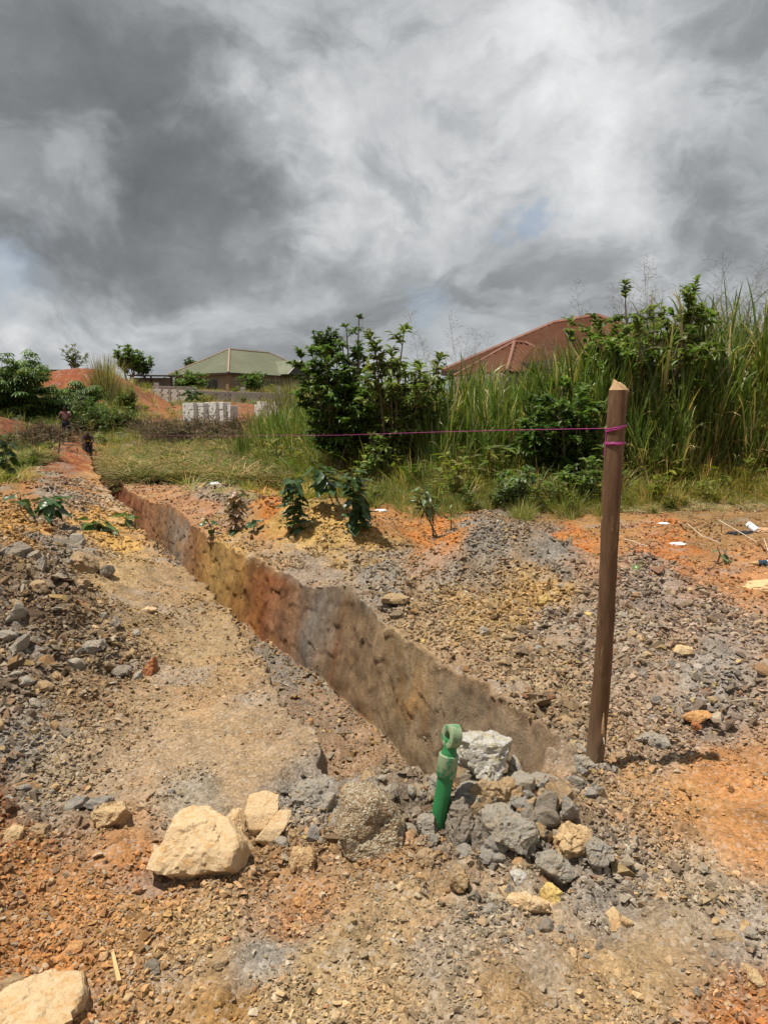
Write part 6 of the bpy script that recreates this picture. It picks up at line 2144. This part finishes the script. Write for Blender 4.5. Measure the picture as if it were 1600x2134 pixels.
def ribs(mb, poly, spacing, w_, h_):
    """raised trapezoid ribs down the slope of a roof face"""
    e = (poly[1] - poly[0]).normalized()
    nrm = (poly[1] - poly[0]).cross(poly[-1] - poly[0]).normalized()
    if nrm.z < 0: nrm = -nrm
    dn = nrm.cross(e)
    o = poly[0]
    P2 = [((p - o).dot(e), (p - o).dot(dn)) for p in poly]
    x0, x1 = min(p[0] for p in P2), max(p[0] for p in P2)
    x = x0 + spacing * .5
    while x < x1:
        ys = []
        for i in range(len(P2)):
            (ax_, ay_), (bx_, by_) = P2[i], P2[(i + 1) % len(P2)]
            if (ax_ - x) * (bx_ - x) < 0:
                ys.append(ay_ + (by_ - ay_) * (x - ax_) / (bx_ - ax_))
        if len(ys) >= 2:
            y0, y1 = min(ys), max(ys)
            if y1 - y0 > .15:
                q = []
                for yy in (y0, y1):
                    for dx_, hh in ((-w_, .002), (-w_ * .5, h_), (w_ * .5, h_), (w_, .002)):
                        q.append(o + e * (x + dx_) + dn * yy + nrm * hh)
                mb.add(q, [(0, 1, 5, 4), (1, 2, 6, 5), (2, 3, 7, 6), (0, 3, 2, 1), (4, 5, 6, 7)])
        x += spacing


def roof_parts(root, faces, pts, mat, capmat, spacing, w_, h_, fascia):
    e, r0, r1 = pts
    m = MB()
    for f_ in faces: m.add(f_, [tuple(range(len(f_)))])
    rm_ = MB()
    for f_ in faces: ribs(rm_, f_, spacing, w_, h_)
    b = len(m.v)
    m.v += rm_.v; m.c += rm_.c; m.f += [tuple(b + i for i in q) for q in rm_.f]
    rf = m.build('roof', mat, root)
    caps = MB()
    up = Vector((0, 0, .04))
    for a_, b_ in ((r0, r1), (e[0], r0), (e[3], r0), (e[1], r1), (e[2], r1)):
        caps.tube([a_ + up * .6, b_ + up], [w_ * 2.6] * 2, 6)
    caps.build('ridge_cap', capmat, rf)
    fa = MB()
    for i in range(4):
        p, q = e[i], e[(i + 1) % 4]
        d = (q - p).normalized()
        n_ = Vector((-d.y, d.x, 0)) * .03
        fa.add([p - n_ * .2, q - n_ * .2, q - n_ * .2 - Vector((0, 0, .22)), p - n_ * .2 - Vector((0, 0, .22)), p + n_, q + n_, q + n_ - Vector((0, 0, .22)), p + n_ - Vector((0, 0, .22))],
               [(0, 1, 2, 3), (4, 7, 6, 5), (0, 4, 5, 1), (3, 2, 6, 7)])
    fa.build('fascia', fascia, rf)
    return rf


def house(name, label, centre, rz, L, Wd, wallh, rise, over, roofm, capm, wallm, spacing, w_, h_, wins, sink=1.5):
    root = empty(name, centre, rz)
    tag(root, label, 'house')
    m = MB()
    a, b = L / 2, Wd / 2
    m.box((-a, -b, -sink), (a, b, wallh))
    m.build('wall', wallm, root)
    fc, pts = roof_faces(L, Wd, rise, over)
    up = Vector((0, 0, wallh + .05))
    fc = [[p + up for p in f_] for f_ in fc]
    pts = ([p + up for p in pts[0]], pts[1] + up, pts[2] + up)
    roof_parts(root, fc, pts, roofm, capm, spacing, w_, h_, FASC)
    s = MB()
    s.box((-a - over * .9, -b - over * .9, wallh - .12), (a + over * .9, b + over * .9, wallh - .02))
    s.build('soffit', FASC, root)
    for side, x, z, ww, wh in wins:
        mw = MB()
        gl = MB()
        if side in 'SN':
            y = -b if side == 'S' else b
            sg = -1 if side == 'S' else 1
            M_ = Matrix.Translation((x, y, z)) @ Matrix.Rotation(0 if side == 'S' else pi, 4, 'Z')
        else:
            M_ = Matrix.Translation((a if side == 'E' else -a, x, z)) @ Matrix.Rotation(pi / 2 if side == 'E' else -pi / 2, 4, 'Z')
        for lo, hi in (((-ww / 2, -.06, 0), (-ww / 2 + .07, .02, wh)), ((ww / 2 - .07, -.06, 0), (ww / 2, .02, wh)), ((-ww / 2 + .07, -.06, 0), (ww / 2 - .07, .02, .07)), ((-ww / 2 + .07, -.06, wh - .07), (ww / 2 - .07, .02, wh)), ((-.03, -.05, .07), (.03, .02, wh - .07))):
            mw.box(lo, hi, M_)
        wo_ = mw.build('window', CONC, root)
        gl.box((-ww / 2 + .07, -.03, .07), (ww / 2 - .07, -.01, wh - .07), M_)
        gl.build('pane', DARKG, wo_)
    return root


FASC = simple_mat('dark_fascia', (.05, .035, .03), .7, .2, 4)
DARKG = simple_mat('dark_opening', (.018, .02, .022), .35, .3, 3, spec=.5)
WALLB = simple_mat('unpainted_render', (.26, .21, .155), .92, .35, 1.3, bump=.4, bd=.02)
def roof_mat(name, c, c2, rough=.75):
    return simple_mat(name, c, rough, .35, 1.1, spec=.12, second=c2, bump=.1)


GREENR = roof_mat('green_roof_sheet', (.150, .158, .108), (.172, .176, .126))
GREENC = simple_mat('rusty_ridge', (.30, .22, .155), .8, .3, 3)
REDR = roof_mat('red_roof_sheet', (.142, .060, .034), (.165, .082, .050))
REDC = simple_mat('red_ridge', (.22, .10, .068), .6, .2, 3)

# green roofed house: nearest roof corner at pixel (479, 776)
th = radians(55)                        # ridge direction from the x axis (east = right)
Lg, Wg, ov = 17.0, 9.8, .6
cpt = Vector(far_pt(476, 776, 89))      # eave corner
ridge = Vector((cos(th), sin(th), 0)); across = Vector((-sin(th), cos(th), 0))
cg = cpt + ridge * (Lg / 2 + ov) + across * (Wg / 2 + ov)
hg = house('house', 'unfinished bungalow with pale green hipped metal roof on the skyline', Vector((cg.x, cg.y, cpt.z - 2.85)), th, Lg, Wg, 2.8, 3.35, ov, GREENR, GREENC, WALLB, .42, .05, .05,
           [('W', 1.8, .9, 2.6, 1.3), ('W', -2.0, .9, 2.2, 1.3), ('S', -5.0, .9, 2.4, 1.3), ('S', -1.0, .9, 2.4, 1.3), ('S', 3.6, .9, 2.4, 1.3)])
# its gabled wing on the right side, with a triangular vent
m = MB()
wx, wl, wr, wz = 2.6, 2.6, 2.6, 2.9
yb = -Wg / 2 - ov - 1.2
apx = Vector((wx, yb, wz + 2.05)); bk = Vector((wx, -.9, wz + 2.05))
el, er = Vector((wx - wl, yb, wz + .12)), Vector((wx + wl, yb, wz + .12))
bl, br = Vector((wx - wl, -Wg / 2 - ov + .2, wz + .12)), Vector((wx + wl, -Wg / 2 - ov + .2, wz + .12))
lv = MB()
for f_ in ([el, apx, bk, bl], [er, br, bk, apx]):
    lv.add(f_, [tuple(range(len(f_)))])
lv.add([el - Vector((0, 0, .12)), er - Vector((0, 0, .12)), br - Vector((0, 0, .12)), bl - Vector((0, 0, .12))], [(0, 1, 2, 3)])
wing = lv.build('wing_roof', GREENR, hg)
t = MB()
t.add([el + Vector((.4, .1, 0)), er + Vector((-.4, .1, 0)), apx + Vector((0, .1, -.3))], [(0, 1, 2)])
t.add([el + Vector((.4, .22, 0)), er + Vector((-.4, .22, 0)), apx + Vector((0, .22, -.3))], [(0, 2, 1)])
t.build('gable_vent', DARKG, wing)
t = MB()
t.tube([el, apx], .08, 6); t.tube([er, apx], .08, 6)
t.build('barge_board', simple_mat('pale_board', (.42, .40, .38), .7, .2, 4), wing)
t = MB()
t.box((-Lg / 2 - .35, -Wg / 2 - .35, -1.5), (-Lg / 2 + .15, -Wg / 2 + .15, 2.66))
t.build('pillar', simple_mat('brown_pillar', (.24, .165, .10), .9, .3, 2), hg)
t = MB()
t.box((-Lg / 2 + 4.9, -Wg / 2 - .3, -1.5), (-Lg / 2 + 5.3, -Wg / 2 + .1, 2.66))
t.build('pillar', bpy.data.materials['brown_pillar'], hg)

# red roofed house behind the tall grass
thr = atan2(.9, -.43)
Rr = Vector((cos(thr), sin(thr), 0)); Ar = Vector((-sin(thr), cos(thr), 0))
rn, rf_ = Vector(far_pt(1240, 660, 36.0)), Vector(far_pt(1155, 674, 38.9))
mid_ = (rn + rf_) / 2
Wr, risr = 7.4, 2.3
Lr = Wr + (rn - rf_).length
root_c = Vector((mid_.x, mid_.y, mid_.z - risr - 2.85))
hr = house('house', 'bungalow with ribbed red metal hip roof behind the tall grass', root_c, thr, Lr, Wr, 2.8, risr, .5, REDR, REDC, WALLB, .28, .05, .06, [('S', 2, .9, 2.0, 1.3), ('N', 2, .9, 2.0, 1.3)])
# lower hipped wing at its left end
wc = Vector(far_pt(1068, 712, 36.0))
fc, pts = roof_faces(3.8, 3.8, 1.5, .35)
wroot = MB()
Mw = Matrix.Translation(wc - Vector((0, 0, 1.55))) @ Matrix.Rotation(thr + pi / 2, 4, 'Z')
Mi = (Matrix.Translation(root_c) @ Matrix.Rotation(thr, 4, 'Z')).inverted() @ Mw
shift = Vector((-.4, 0, 0))
fc = [[Mi @ (p + shift) for p in f_] for f_ in fc]
pts = ([Mi @ (p + shift) for p in pts[0]], Mi @ (pts[1] + shift), Mi @ (pts[2] + shift))
rw = MB()
for f_ in fc: rw.add(f_, [tuple(range(len(f_)))])
r2 = MB()
for f_ in fc: ribs(r2, f_, .28, .05, .06)
b0 = len(rw.v); rw.v += r2.v; rw.c += r2.c; rw.f += [tuple(b0 + i for i in q) for q in r2.f]
wr_ = rw.build('wing_roof', REDR, hr)
cp = MB()
for a_, b_ in ((pts[1], pts[2]), (pts[0][0], pts[1]), (pts[0][3], pts[1]), (pts[0][1], pts[2]), (pts[0][2], pts[2])):
    cp.tube([a_ + Vector((0, 0, .02)), b_ + Vector((0, 0, .04))], .10, 6)
cp.build('ridge_cap', REDC, wr_)
wl_ = MB()
wl_.box((-2.4, -2.1, -4), (2.4, 2.1, -.05), Mi @ Matrix.Translation(shift))
wl_.build('wing_wall', WALLB, hr)

# low flat building at far left, and an open shed left of the green roof
p = Vector(far_pt(85, 785, 80))
root = empty('low_building', p, radians(4))
tag(root, 'low flat roofed block building on the skyline at far left', 'building')
m = MB(); m.box((-3.4, 0, -1.5), (1.9, 4, .62)); m.build('wall', simple_mat('tan_wall', (.36, .30, .22), .9, .3, 1.5), root)
m = MB(); m.box((-3.7, -.35, .63), (2.5, 4.4, .73)); m.build('roof', FASC, root)
m = MB(); m.box((-.35, -.05, -.1), (.45, -.005, .5)); m.build('window', DARKG, root)
p = Vector(far_pt(316, 806, 82))
root = empty('shed', p, radians(8))
tag(root, 'open shed with thin roof and dark posts left of green roof', 'shed')
m = MB(); m.box((-2.0, .6, -1), (2.2, .8, 1.0)); m.build('wall', simple_mat('grey_wall', (.24, .22, .18), .9, .3, 2), root)
m = MB(); m.box((-2.4, -.9, 1.15), (2.6, 1.0, 1.23)); m.build('roof', simple_mat('shed_roof', (.12, .12, .11), .8, .3, 2), root)
for xx in (-2.0, 0.1, 2.2):
    m = MB(); m.box((xx - .08, -.7, -1), (xx + .08, -.54, 1.15)); m.build('post', FASC, root)
